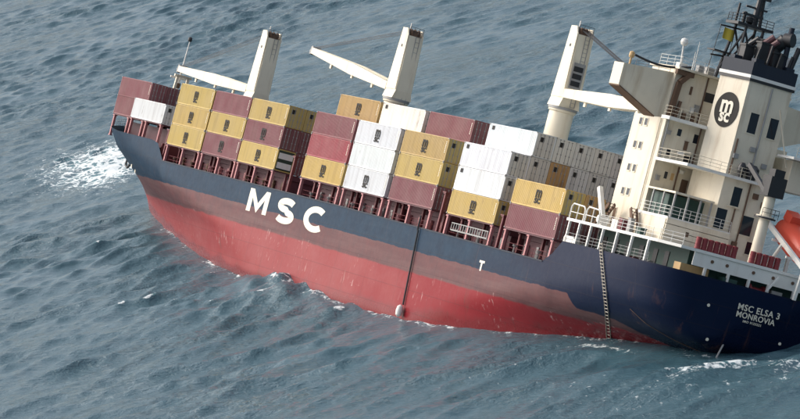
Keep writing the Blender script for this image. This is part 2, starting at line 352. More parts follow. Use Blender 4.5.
for i, lam in enumerate(lams):
    lam *= rng.uniform(0.94, 1.06)
    th = wind + float(np.clip(rng.normal(0, 0.55 if lam < 20 else 0.35), -0.85, 0.85))
    k = 2 * math.pi / lam
    steep = 0.039 * math.exp(-(math.log(lam / 6.5)) ** 2 / (2 * 0.60 ** 2)) + (0.030 if lam < 4.5 else 0.006)
    amp = steep / k * rng.uniform(0.6, 1.4)
    kx, ky = math.cos(th) * k, math.sin(th) * k
    ph = kx * PX + ky * PY + rng.uniform(0, 6.283)
    fade = np.clip(2.0 - 5.0 * sp / lam, 0, 1) * (0.35 + 1.1 * groups[i % 12] * groups[(i * 5 + 3) % 12] * 1.6)
    if lam < 26: fade = fade * rough_w
    cs, sn = np.cos(ph), np.sin(ph)
    crest = 1.6 * ((cs + 1) * 0.5) ** 2.8 - 0.5                       # narrow crests, flat troughs
    ZZ += amp * fade * crest; DX -= amp * fade * 0.75 * math.cos(th) * sn; DY -= amp * fade * 0.75 * math.sin(th) * sn
    JJ += amp * k * fade * 0.75 * cs
def gauss(x, y, sx, sy, ang=0.0):
    c, s_ = math.cos(ang), math.sin(ang); u = (PX - x) * c + (PY - y) * s_; v = -(PX - x) * s_ + (PY - y) * c
    return np.exp(-(u / sx) ** 2 - (v / sy) ** 2)
HA = math.atan2(0.0, 1.0)
foam = np.clip((JJ - 0.40) * 1.2, 0, 0.45)
patch = np.sin(PX * 0.021 + 1.3) * np.sin(PY * 0.034 + 0.4) * 0.5 + 0.5
foam *= 0.5 + patch
foam += 0.36 * gauss(134, -14, 22, 6, -0.38) + 0.30 * gauss(146, -8, 28, 10, -0.38) + 0.30 * gauss(124, -6, 18, 8, -0.38)
foam += 0.46 * gauss(-95.5, 6.5, 2.4, 5.5, 0.35) + 0.40 * gauss(-101, 1.5, 6, 2.6, 0.2) + 0.20 * gauss(-108, 6, 8, 3, 0.3) + 0.10 * gauss(-102, 13, 12, 4, 0.3)
foam += 0.40 * gauss(-76, 9.2, 7, 1.0, 0.2) + 0.08 * gauss(0.5, 13.6, 6, 1.4, 0) + 0.10 * gauss(-80, 24, 28, 7, 0.25) + 0.12 * gauss(-105, 20, 18, 8, 0.2) + 0.08 * gauss(-30, 20, 45, 9, 0.0)
# where the port side of the hull meets the still sea, as world points
wl = []
for X in np.linspace(33, -139, 150):
    z = -10.0
    for _ in range(40): z = 0.5 * z + 0.5 * max(-14.9, min(0, SA + SB * X + SC * (YC + half(X, z))))
    p = SHIP @ Vector((X, YC + half(X, z), z)); wl.append((p.x, p.y))
wl = np.array(wl); near = (PX > -125) & (PX < 100) & (PY > -30) & (PY < 30)
qx, qy = PX[near], PY[near]; dmin = np.full(qx.shape, 99.0)
for x, y in wl: dmin = np.minimum(dmin, (qx - x) ** 2 + (qy - y) ** 2)
dmin = np.sqrt(dmin)
wig = 0.5 + 0.5 * np.sin(qx * 0.31 + 2.0) * np.sin(qx * 0.113 + 0.7)
foam[near] += (0.16 + 0.22 * wig) * np.exp(-(dmin / 0.9) ** 2) + 0.10 * wig * np.exp(-(dmin / 3.0) ** 2)
calm = np.ones_like(PX); calm[near] = 1 - 0.72 * np.exp(-(dmin / 3.2) ** 2)
ZZ *= calm; DX *= calm; DY *= calm
lap = 1 + 0.45 * np.sin(PX * 0.9 + 0.6 * PY) * np.sin(PX * 0.37 - PY * 0.8 + 1.0)
ZZ += lap * (0.95 * gauss(0.5, 14.2, 8.0, 4.2, -0.25) + 0.70 * gauss(-8, 14.5, 10, 4.0, -0.1) + 0.55 * gauss(8, 14.5, 7, 3.5, -0.2)) + 0.5 * gauss(-97, 12, 8, 5, 0.3) + 0.7 * gauss(136, -13, 18, 6, -0.38) - 1.2 * gauss(-98, 0, 14, 9, 0.0) - 2.0 * gauss(-96, -12, 11, 9, 0.0) - 0.6 * gauss(35, 2, 10, 6, -0.3)
nr, nc = PX.shape
co = np.stack([PX + DX, PY + DY, ZZ], -1).reshape(-1, 3).astype(np.float32)
idx = np.arange(nr * nc).reshape(nr, nc)
quads = np.stack([idx[:-1, :-1], idx[:-1, 1:], idx[1:, 1:], idx[1:, :-1]], -1).reshape(-1, 4)
me = bpy.data.meshes.new('sea'); nf = len(quads)
me.vertices.add(nr * nc); me.vertices.foreach_set('co', co.ravel())
me.loops.add(nf * 4); me.loops.foreach_set('vertex_index', quads.ravel().astype(np.int32))
me.polygons.add(nf); me.polygons.foreach_set('loop_start', np.arange(0, nf * 4, 4, dtype=np.int32)); me.polygons.foreach_set('loop_total', np.full(nf, 4, dtype=np.int32))
me.update(calc_edges=True); me.polygons.foreach_set('use_smooth', np.ones(nf, dtype=bool))
at = me.attributes.new('foam', 'FLOAT', 'POINT'); at.data.foreach_set('value', np.clip(foam, 0, 1).ravel().astype(np.float32))
if me.polygons[nf // 2].normal.z < 0: me.flip_normals()
me.materials.append(MAT['sea'])
sea = link('sea', me); sea['kind'] = 'structure'; sea['label'] = 'choppy blue grey open sea with foam streaks'

# ================================================================ THE SHIP
ship = bpy.data.objects.new('container_ship', None); col.objects.link(ship); ship.matrix_world = SHIP
tag(ship, 'listing navy and red container ship with cream deckhouse and three deck cranes', 'ship')

st = []                                               # station parameters: (region, q)
st += [('a', q) for q in 1 - np.linspace(0, 1, 46) ** 1.7]
st += [('m', x) for x in np.linspace(-80, -32, 13)[1:-1]]
st += [('f', q) for q in 1 - np.linspace(1, 0, 40) ** 1.5]
lev = list(np.linspace(0, 0.22, 9)) + list(np.linspace(0.22, 1, 22))[1:]
def sx(reg, q, z):
    if reg == 'a': return -80 + q * (xend(z) + 80)
    if reg == 'm': return q
    return -32 + q * (xstem(z) + 32)
hv, hf = [], []
grid = {}
for side in (1, -1):
    for i, (reg, q) in enumerate(st):
        zt = ztop(sx(reg, q, 0))
        for j, s_ in enumerate(lev):
            z = -15 + s_ * (zt + 15); X = sx(reg, q, z)
            grid[side, i, j] = len(hv); hv.append((X, YC + side * max(half(X, z), 0.02), z))
ns, nl = len(st), len(lev)
for side in (1, -1):
    for i in range(ns - 1):
        for j in range(nl - 1):
            hf.append((grid[side,i,j], grid[side,i+1,j], grid[side,i+1,j+1], grid[side,i,j+1]))
for j in range(nl - 1):                                # transom
    hf.append((grid[1,0,j], grid[-1,0,j], grid[-1,0,j+1], grid[1,0,j+1]))
for i in range(ns - 1):                                # flat bottom
    hf.append((grid[1,i,0], grid[-1,i,0], grid[-1,i+1,0], grid[1,i+1,0]))
hb_ = MB(); hb_.v = hv; hb_.f = hf
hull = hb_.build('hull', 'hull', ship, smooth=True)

def deck_plate(name, x0, x1, z, m, inset=0.25, parent=None, n=24):
    xs = np.linspace(x0, x1, n)
    pts = [(x, YC + max(half(x, z) - inset, 0.05), z) for x in xs] + [(x, YC - max(half(x, z) - inset, 0.05), z) for x in xs[::-1]]
    return MB().prism(pts, (0, 0, -0.12)).build(name, m, parent or ship)
deck_plate('main_deck', -117, 2, -2.55, 'deck', n=40)
deck_plate('forecastle_deck', 2.6, 44.0, -0.75, 'deck')
deck_plate('poop_deck', -140.2, -117.8, -0.9, 'green_deck')
# bulkheads closing the steps of the deck line
MB().box((2.3, -25.0, -2.5), (2.55, -0.35, -0.1)).build('forecastle_bulkhead', 'red_oxide', ship)
MB().box((-117.6, -25.0, -2.5), (-117.35, -0.45, -0.3)).build('poop_bulkhead', 'red_oxide', ship)
# rubbing strip along the deck edge
e = MB()
for x in np.arange(-115, 0, 2.5):
    e.box((x, 0.06, ztop(x) - 0.14), (x + 2.49, 0.13, ztop(x) - 0.02))
e.build('deck_edge_strip', 'navy', ship)

# hull lettering: wide block capitals on the port side
def stroke(path, w, closed=False):
    """ribbon of width w around a polyline in (u, v)"""
    b = []; n = len(path); L, R_ = [], []
    for i, p in enumerate(path):
        a = path[max(i - 1, 0)]; c = path[min(i + 1, n - 1)]
        d = Vector((c[0] - a[0], c[1] - a[1])).normalized(); nrm = Vector((-d.y, d.x))
        L.append((p[0] + nrm.x * w[0] / 2, p[1] + nrm.y * w[1] / 2)); R_.append((p[0] - nrm.x * w[0] / 2, p[1] - nrm.y * w[1] / 2))
    return L, R_
def letter_obj(strips, polys, o, width, height):
    """unit letter coordinates (0..1) to the port side; u runs aft"""
    b = MB()
    def P(u, v): return (o[0] - u * width, 0.0, o[1] + v * height)
    for poly in polys: b.prism([(P(u, v)[0], 0.062, P(u, v)[2]) for u, v in poly], (0, 0.008, 0))
    for L, R_ in strips:
        for i in range(len(L) - 1):
            q = [L[i], L[i+1], R_[i+1], R_[i]]
            b.prism([(P(*c)[0], 0.062, P(*c)[2]) for c in q], (0, 0.008, 0))
    return b.build('hull_letter', 'letter', hull)
def arc(cx, cy, rx, ry, a0, a1, n=18):
    return [(cx + rx * math.cos(math.radians(a0 + (a1 - a0) * i / n)), cy + ry * math.sin(math.radians(a0 + (a1 - a0) * i / n))) for i in range(n + 1)]
Mp = [[(0,0),(0.2,0),(0.2,1),(0,1)], [(0.8,0),(1,0),(1,1),(0.8,1)], [(0.2,1),(0.2,0.62),(0.5,0.0),(0.5,0.42)], [(0.8,1),(0.5,0.42),(0.5,0.0),(0.8,0.62)]]
letter_obj([], Mp, (-32.3, -5.75), 6.6, 2.9)
sS = stroke(arc(0.5, 0.72, 0.36, 0.17, 25, 270, 16) + arc(0.5, 0.28, 0.38, 0.17, 90, -155, 16)[1:], (0.22, 0.26))
letter_obj([sS], [], (-41.7, -6.1), 6.0, 3.1)
sC = stroke(arc(0.55, 0.5, 0.44, 0.39, 48, 312, 24), (0.24, 0.25))
letter_obj([sC], [], (-50.6, -6.15), 6.4, 3.1)
letter_obj([], [[(0,0.78),(1,0.78),(1,1),(0,1)], [(0.36,0),(0.64,0),(0.64,0.78),(0.36,0.78)]], (-100.4, -5.3), 1.3, 1.15)
# draught and bulb marks near the bow
for (u, z) in ((17.5, -3.9), (17.3, -4.5)):
    y = YC + half(u, z) + 0.03
    MB().bar((u, y - 0.02, z), (u, y - 0.1, z - 0.45), 0.3, 0.1, (0, 1, 0)).build('hull_mark', 'letter', hull)
# port of registry on the transom
def transom_x(z): return xend(z)
for txt, sz, z, y, sp_ in (('MSC ELSA 3', 0.92, -1.95, -12.35, 1.1), ('MONROVIA', 0.85, -2.72, -12.2, 1.05), ('IMO 9123221', 0.34, -3.3, -12.0, 1.2)):
    me = text_mesh('stern_lettering', txt, sz, 'letter', 0.014 * sz, 0.02, sp_)
    map_text(me, (transom_x(z) - 0.06, y, z), (0, -1, 0), (0.14 * 0, 0, 1)); link('stern_lettering', me, hull)
for (y, z) in ((-6.5, -2.6), (-15.9, -4.6), (-7.6, -6.0)):
    MB().tube((transom_x(z) - 0.05, y, z), (transom_x(z) + 0.3, y, z), 0.17, n=10).build('hull_mark', 'letter', hull)
# anchor in its hawse at the bow
a_ = MB(); ax_, az_ = 37.0, -3.4; ay_ = YC + half(ax_, az_)
a_.tube((ax_, ay_ - 0.3, az_ + 0.9), (ax_ - 0.2, ay_ + 0.25, az_ - 0.9), 0.16); a_.path([(ax_ + 1.0, ay_ + 0.2, az_ + 0.1), (ax_ + 0.7, ay_ + 0.35, az_ - 0.9), (ax_ - 0.2, ay_ + 0.35, az_ - 1.2), (ax_ - 1.0, ay_ + 0.4, az_ - 0.8), (ax_ - 1.2, ay_ + 0.4, az_ + 0.1)], 0.17)
a_.build('anchor', 'black', hull)
# stern fairlead pipes / chute under the counter
MB().tube((-139.6, -10.0, -5.4), (-140.3, -9.0, -7.6), 0.10).build('overboard_pipe', 'steel', hull)

# ---- hatch coamings, container pedestals and lashing posts
BAY = {'B': 0.0, 'C': 12.77, 'D': 25.35, 'E': 46.31, 'F': 59.30, 'G': 72.72, 'H': 89.0, 'I': 103.97}
CL_, CW_, TH = 12.19, 2.44, 2.787
post_me = {}
def post(x, y, z0, z1, w, m):
    k = (round(z1 - z0, 2), w, m)
    if k not in post_me:
        b = MB().box((-w/2, -0.16, 0), (w/2, 0.16, z1 - z0)); b.box((-w*0.8, -0.22, 0), (w*0.8, 0.22, 0.12)); b.box((-w*0.9, -0.24, z1 - z0 - 0.14), (w*0.9, 0.24, z1 - z0))
        post_me[k] = b.mesh('stanchion', m)
    o = link('stanchion', post_me[k], ship); o.location = (x, y, z0); return o
for b_, x0 in BAY.items():
    xf_, xb = -x0, -x0 - CL_
    MB().box((xb + 0.3, -23.0, -2.5), (xf_ - 0.3, -2.7, -0.75)).build('hatch_coaming', 'coaming', ship)
    MB().box((xb + 0.1, -23.3, -0.72), (xf_ - 0.1, -2.4, -0.08)).build('hatch_cover', 'coaming', ship)
    for x in (xf_ - 0.35, xf_ - 6.1, xb + 0.35):
        post(x, -0.22, -2.48, -0.16, 0.34, 'pink_post')
        post(x + 0.05, -2.1, -2.48, -0.16, 0.34, 'red_oxide')
    # side girder under the outer stack, and the hand rail behind the posts
    MB().box((xb, -2.3, -0.15), (xf_, -0.05, -0.03)).build('stack_girder', 'coaming', ship)
    railing('deck_rail', [(xf_ - 0.7, -0.5, -2.48), (xb + 0.7, -0.5, -2.48)], 1.0, 'red_oxide', ship, 2.0, 0.03, 2)
    fm_ = random.choice(['pink_post', 'rust', 'steel'])
    for k in range(4):
        v = MB(); x = xf_ - 1.6 - k * 2.9 + random.uniform(-.3, .3)
        v.box((x - 0.3, -2.66, -2.45), (x + 0.25, -2.35, -1.2)); v.tube((x + 0.7, -1.5, -2.48), (x + 0.7, -1.5, -1.7), 0.16); v.tube((x + 0.7, -1.5, -1.75), (x + 0.7, -1.5, -1.55), 0.3); v.build('deck_fitting', fm_, ship)
# transverse lashing bridges in the wider gaps
for x, zt in ((-42.6, 2.2), (-86.9, 2.2), (-102.6, 1.2), (0.95, 1.8)):
    for y in np.arange(-0.4, -25, -4.9):
        post(x, y, -2.48, zt, 0.3, 'red_oxide')
    MB().box((x - 0.45, -25, zt), (x + 0.45, -0.1, zt + 0.12)).build('lashing_bridge', 'red_oxide', ship)
# stowed gangway under bay H
g = MB(); g.box((-100.5, -0.1, -1.75), (-91.0, 0.02, -1.62)); g.box((-100.5, -0.1, -0.95), (-91.0, 0.02, -0.85))
for x in np.arange(-100.4, -91, 0.62): g.box((x, -0.08, -1.62), (x + 0.1, 0.0, -0.95))
g.box((-100.5, -0.75, -1.8), (-91.0, -0.12, -1.7)); g.build('gangway', 'steel', ship)

# ---- deck cranes
def crane(x, z_ring, z_top, root_z, tip, direction, name_note, louvre=False):
    base = MB(); base.lathe([(1.45, -2.4), (1.45, z_ring - 0.5), (1.62, z_ring - 0.4), (1.62, z_ring + 0.1), (1.5, z_ring + 0.12)], (x, YC, 0), n=24)
    c = base.build('deck_crane', 'crane', ship, smooth=True)
    if name_note: c['label'] = name_note
    d = direction
    # housing: flared box above the slewing ring, then two cheeks with a recess between
    h = MB()
    H0, H1 = z_ring + 0.12, z_top - 0.6
    def sec(z, wx, wy, ox=0): return [(x + ox - wx/2, YC - wy/2, z), (x + ox + wx/2, YC - wy/2, z), (x + ox + wx/2, YC + wy/2, z), (x + ox - wx/2, YC + wy/2, z)]
    secs = [sec(H0, 3.0, 2.7), sec(H0 + 1.0, 3.1, 2.2), sec(H0 + (H1 - H0) * 0.55, 2.7, 1.95), sec(H1, 2.1, 1.75)]
    v = [p for s_ in secs for p in s_]; f = [(3,2,1,0), (12,13,14,15)]
    for k in range(3):
        for i in range(4): f.append((k*4+i, k*4+(i+1)%4, k*4+4+(i+1)%4, k*4+4+i))
    h.add(v, f); h.build('tower', 'crane', c)
    # the two cheek plates running up to the sheaves, on port and starboard
    for s_ in (1, -1):
        MB().prism([(x - 1.45, YC + s_ * 1.02, H0 + 1.1), (x + 1.45, YC + s_ * 1.02, H0 + 1.1), (x + 0.98, YC + s_ * 0.93, H1 + 0.9), (x - 0.5, YC + s_ * 0.93, H1 + 0.9), (x - 0.98, YC + s_ * 0.93, H1 + 0.1)], (0, s_ * 0.16, 0)).build('cheek_plate', 'crane', c)
        MB().tube((x, YC + s_ * 1.04, H1 - 1.4), (x, YC + s_ * 1.14, H1 - 1.4), 0.2, n=10).build('porthole', 'black', c)
    sv = MB()
    for yy in (-0.55, 0.0, 0.55): sv.tube((x - 0.3 * d, YC + yy - 0.09, H1 + 0.35), (x - 0.3 * d, YC + yy + 0.09, H1 + 0.35), 0.55, n=14)
    sv.tube((x + 0.5 * d, YC - 0.8, H1 + 0.1), (x + 0.5 * d, YC + 0.8, H1 + 0.1), 0.25, n=8)
    sv.box((x - 0.9, YC - 0.2, H1 - 0.3), (x - 0.5, YC + 0.6, H1 + 0.7)); sv.build('sheave', 'rust', c)
    railing('top_rail', [(x - 0.9, YC + 0.95, H1 + 0.2), (x - 0.9, YC - 0.95, H1 + 0.2)], 0.9, 'black', c, 0.7, 0.03, 2)
    MB().tube((x + 0.3, YC + 0.4, H1 + 0.6), (x + 0.3, YC + 0.4, H1 + 1.6), 0.09).build('lamp', 'white', c)
    # aft face: trunk with ladder, or louvres on the third crane
    if louvre:
        for k in range(3): MB().box((x - 1.52, YC - 0.55, H0 + 2.6 + k * 0.85), (x - 1.36, YC + 0.65, H0 + 3.2 + k * 0.85)).build('louvre', 'black', c)
        MB().box((x - 1.5, YC - 0.75, H0 + 2.3), (x - 1.38, YC + 0.8, H0 + 5.3)).build('louvre_frame', 'steel', c)
    l = MB()
    for yy in (-0.28, 0.28): l.tube((x - 1.62, YC + yy - 0.3, z_ring - 3 if not louvre else z_ring + 0.3), (x - 1.12, YC + yy - 0.3, H1), 0.05, n=5)
    for k in range(18):
        t_ = k / 17; zz = (z_ring - 3 if not louvre else z_ring + 0.3) * (1 - t_) + H1 * t_; l.tube((x - 1.62 + 0.5 * t_, YC - 0.58, zz), (x - 1.62 + 0.5 * t_, YC - 0.02, zz), 0.03, n=4)
    l.build('ladder', 'steel', c)
    MB().lathe([(1.72, 0), (1.72, 0.3)], (x, YC, z_ring - 0.18), n=24).build('slewing_ring', 'steel', c, smooth=True)
    # jib: twin box girder tapering to the head
    r0 = Vector((x + d * 1.5, YC, root_z)); r1 = Vector(tip)
    j = MB(); mid = r0.lerp(r1, 0.45)
    for s_ in (1, -1):
        o0, om, o1 = Vector((0, s_ * 0.95, 0)), Vector((0, s_ * 0.72, 0)), Vector((0, s_ * 0.40, 0))
        j.bar(r0 + o0, mid + om, 0.5, 1.0, w1=0.5, h1=1.5); j.bar(mid + om, r1 + o1, 0.5, 1.5, w1=0.42, h1=0.8)
    for t_ in (0.12, 0.3, 0.5, 0.7, 0.88):
        p = r0.lerp(r1, t_); w_ = 0.95 - 0.5 * t_; j.bar(p + Vector((0, -w_, 0)), p + Vector((0, w_, 0)), 0.4, 0.9)
    jo = j.build('jib', 'crane', c)
    hd = MB(); hd.tube(r1 + Vector((0, -0.6, 0.2)), r1 + Vector((0, 0.6, 0.2)), 0.42, n=12); hd.bar(r1, r1 + Vector((d * 0.9, 0, -0.25)), 0.9, 0.6); hd.build('jib_head', 'steel', c)
    for t_ in (0.2, 0.45, 0.72):
        lug = MB(); p = r0.lerp(r1, t_) + Vector((0, 0.6, -0.85)); lug.box(p - Vector((0.25, 0.1, 0.3)), p + Vector((0.25, 0.1, 0.2))); lug.build('jib_lug', 'crane', c)
    wr_ = MB()
    for yy in (-0.5, -0.2, 0.2, 0.5): wr_.tube((x + d * 0.2, YC + yy, H1 + 0.7), r1 + Vector((-d * 0.4, yy * 0.7, 0.5)), 0.05 if louvre else 0.028, n=5)
    wr_.build('luffing_wire', 'black', c)
    if x < -20: return c
    hk = MB(); hk.tube(r1 + Vector((d * 0.3, 0, -0.2)), r1 + Vector((d * 0.3, 0, -1.8)), 0.05, n=5); hk.lathe([(0.1, 0), (0.45, 0.25), (0.45, 0.8), (0.15, 1.1)], r1 + Vector((d * 0.3, 0, -2.9)), n=10)
    hk.build('hook_block', 'rust', c)
    return c
crane(4.2, 8.6, 18.0, 10.0, (33.5, YC, 10.9), 1, 'foremost deck crane with its jib laid level towards the bow')
crane(-40.3, 12.4, 21.2, 13.9, (-11.6, YC, 16.7), 1, 'middle deck crane with its jib raised slightly towards the bow')
crane(-85.6, 15.0, 24.3, 16.7, (-111.5, YC, 16.8), -1, 'aftmost deck crane with louvred tower and jib pointing to the bridge', True)

# ---- foremast and forecastle gear
fm = MB().tube((34.2, YC, -0.7), (33.6, YC, 9.5), 0.28, 0.2, 10).tube((33.6, YC, 9.5), (33.3, YC, 15.0), 0.16, 0.08, 8)
fm.bar((33.6, YC - 1.4, 9.6), (33.6, YC + 1.4, 9.6), 0.25, 0.25)
fmo = fm.build('foremast', 'white', ship)
MB().lathe([(0.22, 0), (0.3, 0.2), (0.3, 0.55), (0.1, 0.7)], (33.4, YC, 15.0), n=10).build('mast_lamp', 'black', fmo)
jr = MB(); jr.bar((32.4, YC + 1.1, 2.0), (32.4, YC + 0.8, 9.9), 0.35, 0.35, (1, 0, 0)); jr.bar((32.4, YC - 1.1, 2.0), (32.4, YC - 0.8, 9.9), 0.35, 0.35, (1, 0, 0)); jr.bar((32.4, YC - 1.3, 9.9), (32.4, YC + 1.3, 9.9), 0.35, 0.35)
jr.build('jib_rest', 'crane', ship)
for x0, ys in ((10.05, -2.5), (23.6, -5.0)):
    for x in (x0 + 0.4, x0 + 6.1, x0 + 11.8):
        for k in range(4): post(x, ys - 0.25 - k * 2.4, -0.72, 2.3, 0.36, 'pink_post' if k == 0 else 'red_oxide')
    MB().box((x0, ys - 12.0, 2.28), (x0 + CL_, ys - 0.1, 2.42)).build('stack_girder', 'coaming', ship)
    MB().box((x0 + 0.5, ys - 14.0, -0.7), (x0 + 11.5, ys - 2.6, 1.9)).build('hatch_coaming', 'coaming', ship)
for x in np.linspace(37, 42.5, 3):
    MB().lathe([(0.32, 0), (0.3, 0.9), (0.42, 0.95), (0.42, 1.15)], (x, YC + half(x, 0) - 1.4, -0.72), n=10).build('mooring_bollard', 'black', ship)
MB().lathe([(0.8, -1.0), (0.8, -0.75), (0.5, -0.7), (0.5, 0.7), (0.8, 0.75), (0.8, 1.0)], (38.3, YC + 3.2, 0.6), (0, 1, 0), 14).build('mooring_winch', 'black', ship)
xs_ = [35.7, 38, 40, 42, 43.6]
railing('bow_rail', [(x, YC + max(half(x, 0.8) - 0.15, 0.1), ztop(x)) for x in xs_], 1.0, 'steel', ship, 1.5)

# ================================================================ AFT: accommodation, bridge, funnel
TP, TS = -5.0, -20.2            # tower sides
XF, XB = -117.3, -124.5         # tower front / back
ZD = [2.65, 5.3, 8.1, 10.95, 13.0, 15.55]
# open poop level: upper deck slab on white posts
slab = MB().prism([(-117.6, -0.15, 2.35), (-117.6, -25.05, 2.35), (-137.0, -24.4, 2.35), (-139.6, -23.0, 2.35), (-139.6, -2.2, 2.35), (-137.0, -0.8, 2.35)], (0, 0, 0.3)).build('upper_deck', 'white', ship)
for x in (-118.2, -120.6, -123.2, -126.0, -129.2, -132.4, -135.6):
    yp = YC + half(x, 0) - 0.5; MB().box((x - 0.11, yp, -0.85), (x + 0.11, yp + 0.25, 2.35)).build('deck_pillar', 'white', ship)
MB().box((-138.0, -22, -0.9), (-118.0, -4.2, 2.35)).build('mooring_deck_house', 'green_deck', ship)
pd = MB()
for x, c_ in ((-119.5, 0), (-122.2, 1), (-124.8, 0), (-127.9, 0), (-131, 0), (-133.5, 0)):
    MB().box((x - 0.55, -4.2, -0.4), (x + 0.35, -4.12, 1.7)).build('door', 'black', ship)
for x, y, m_ in ((-119.4, -1.6, 'white'), (-121.9, -1.9, 'black'), (-124.5, -1.5, 'steel'), (-128.3, -1.5, 'black'), (-130.8, -1.9, 'red_oxide'), (-134.6, -1.6, 'steel')):
    MB().lathe([(0.55, -0.7), (0.55, -0.5), (0.32, -0.45), (0.32, 0.45), (0.55, 0.5), (0.55, 0.7)], (x, y, -0.2), (1, 0, 0), 12).box((x - 0.9, y - 0.6, -0.9), (x + 0.9, y + 0.6, -0.7)).build('mooring_winch', m_, ship)
MB().box((-120.4, -0.9, -0.05), (-117.9, -0.2, 0.6)).box((-120.2, -0.95, 0.6), (-118.1, -0.15, 0.75)).build('fairlead', 'white', ship)
railing('poop_rail', [(-118.5, -0.15, 0.1), (-136.0, -0.75, 0.1)], 1.0, 'steel', ship, 1.5, 0.03, 3)
# hoop rails and boat-deck rails
hoop = MB()
for x0, x1 in ((-117.7, -120.9), (-121.3, -124.3)):
    hoop.path([(x0, -0.35, 2.65), (x0, -0.35, 3.9), (x0 - 0.35, -0.35, 4.25), (x1 + 0.35, -0.35, 4.15), (x1, -0.35, 3.8), (x1, -0.35, 2.65)], 0.085, 7)
    hoop.tube((x0, -0.35, 3.35), (x1, -0.35, 3.3), 0.05); hoop.tube(((x0 + x1) / 2, -0.35, 2.65), ((x0 + x1) / 2, -0.35, 4.2), 0.06)
hoop.build('hoop_rail', 'white', ship)
railing('upper_deck_rail', [(-124.6, -0.35, 2.65), (-137.0, -0.95, 2.65), (-139.4, -2.4, 2.65)], 1.1, 'white', ship, 1.5, 0.03, 3)
# white screen below the deck edge at the stern, tan locker and openings
scr = MB().prism([(-139.45, -4.0, 0.95), (-139.45, -22.5, 0.95), (-139.45, -22.5, 2.34), (-139.45, -4.0, 2.34)], (0.14, 0, 0)).build('stern_screen', 'white', ship)
for y in (-6.2, -8.0, -11.2, -13.6, -16.0): MB().lathe([(0.18, 0), (0.18, 0.1)], (-139.44, y, 1.75), (-1, 0, 0), 12).build('screen_hole', 'rust', scr)
for y in (-5.6, -8.4, -10.9, -13.3, -16.4, -19): MB().box((-139.6, y - 0.12, -0.9), (-139.3, y + 0.12, 0.95)).build('deck_pillar', 'white', ship)
MB().box((-138.6, -6.6, -0.8), (-137.2, -3.2, 0.9)).build('locker', 'tan', ship)
MB().box((-139.5, -9.6, -0.75), (-138.3, -7.9, 0.55)).box((-139.6, -9.4, -0.55), (-139.5, -8.1, -0.1)).build('fairlead_box', 'green_deck', ship)
MB().lathe([(0.7, -1), (0.7, -0.8), (0.4, -0.75), (0.4, 0.75), (0.7, 0.8), (0.7, 1.0)], (-138.6, -12.4, 0.0), (0, 1, 0), 12).build('mooring_winch', 'red', ship)
MB().box((-139.2, -15.3, -0.8), (-138.2, -14.0, 0.5)).build('locker', 'steel', ship)
MB().bar((-139.75, -13.0, 0.2), (-139.9, -14.0, 2.0), 0.18, 0.18).build('stern_light_post', 'white', ship)

# ---- main tower
tower = MB().box((XB, TS, 2.65), (XF, TP, 15.3)).build('accommodation_block', 'cream', ship)
def window(parent, plane, c, w, h, m='glass', frame=True):
    """plane 'P' = port face (normal +Y), 'A' = aft face (normal -X)"""
    x, y, z = c
    if plane == 'P': a, b = (x - w/2, y - 0.02, z - h/2), (x + w/2, y + 0.03, z + h/2); fa = [((x - w/2 - .08, y - .02, z - h/2 - .1), (x + w/2 + .08, y + .09, z - h/2)), ((x - w/2 - .08, y - .02, z + h/2), (x + w/2 + .08, y + .06, z + h/2 + .08)), ((x - w/2 - .08, y - .02, z - h/2), (x - w/2, y + .06, z + h/2)), ((x + w/2, y - .02, z - h/2), (x + w/2 + .08, y + .06, z + h/2))]
    else: a, b = (x + 0.02, y - w/2, z - h/2), (x - 0.03, y + w/2, z + h/2); fa = [((x + .02, y - w/2 - .08, z - h/2 - .1), (x - .09, y + w/2 + .08, z - h/2)), ((x + .02, y - w/2 - .08, z + h/2), (x - .06, y + w/2 + .08, z + h/2 + .08)), ((x + .02, y - w/2 - .08, z - h/2), (x - .06, y - w/2, z + h/2)), ((x + .02, y + w/2, z - h/2), (x - .06, y + w/2 + .08, z + h/2))]
    o = MB().box(a, b).build('window', m, parent)
    if frame:
        f = MB()
        for p, q in fa: f.box(p, q)
        f.build('window_frame', 'cream', parent)
    return o
for z in (14.55, 12.0, 9.5, 6.9):
    for x in (-119.2, -120.4): window(tower, 'P', (x, TP, z), 0.62, 0.72)
window(tower, 'P', (-123.2, TP, 4.0), 0.8, 1.9, 'rust'); window(tower, 'P', (-118.6, TP, 4.0), 0.7, 1.9, 'rust')
# vertical ladder and pipes on the port side
MB().tube((-123.6, TP + 0.15, 2.7), (-123.6, TP + 0.15, 15.2), 0.08).build('pipe', 'cream', tower)
# aft face openings
for c_, w_, h_, m_ in (((XB, -6.9, 14.2), .5, .75, 'glass'), ((XB, -9.0, 14.0), .6, .95, 'glass'), ((XB, -6.2, 11.9), .45, .6, 'glass'), ((XB, -8.6, 11.75), .9, .8, 'black'),
                       ((XB, -6.6, 9.5), .4, .75, 'glass'), ((XB, -7.4, 9.5), .4, .75, 'tan'), ((XB, -9.0, 8.6), .85, 1.9, 'rust')):
    window(tower, 'A', c_, w_, h_, m_)
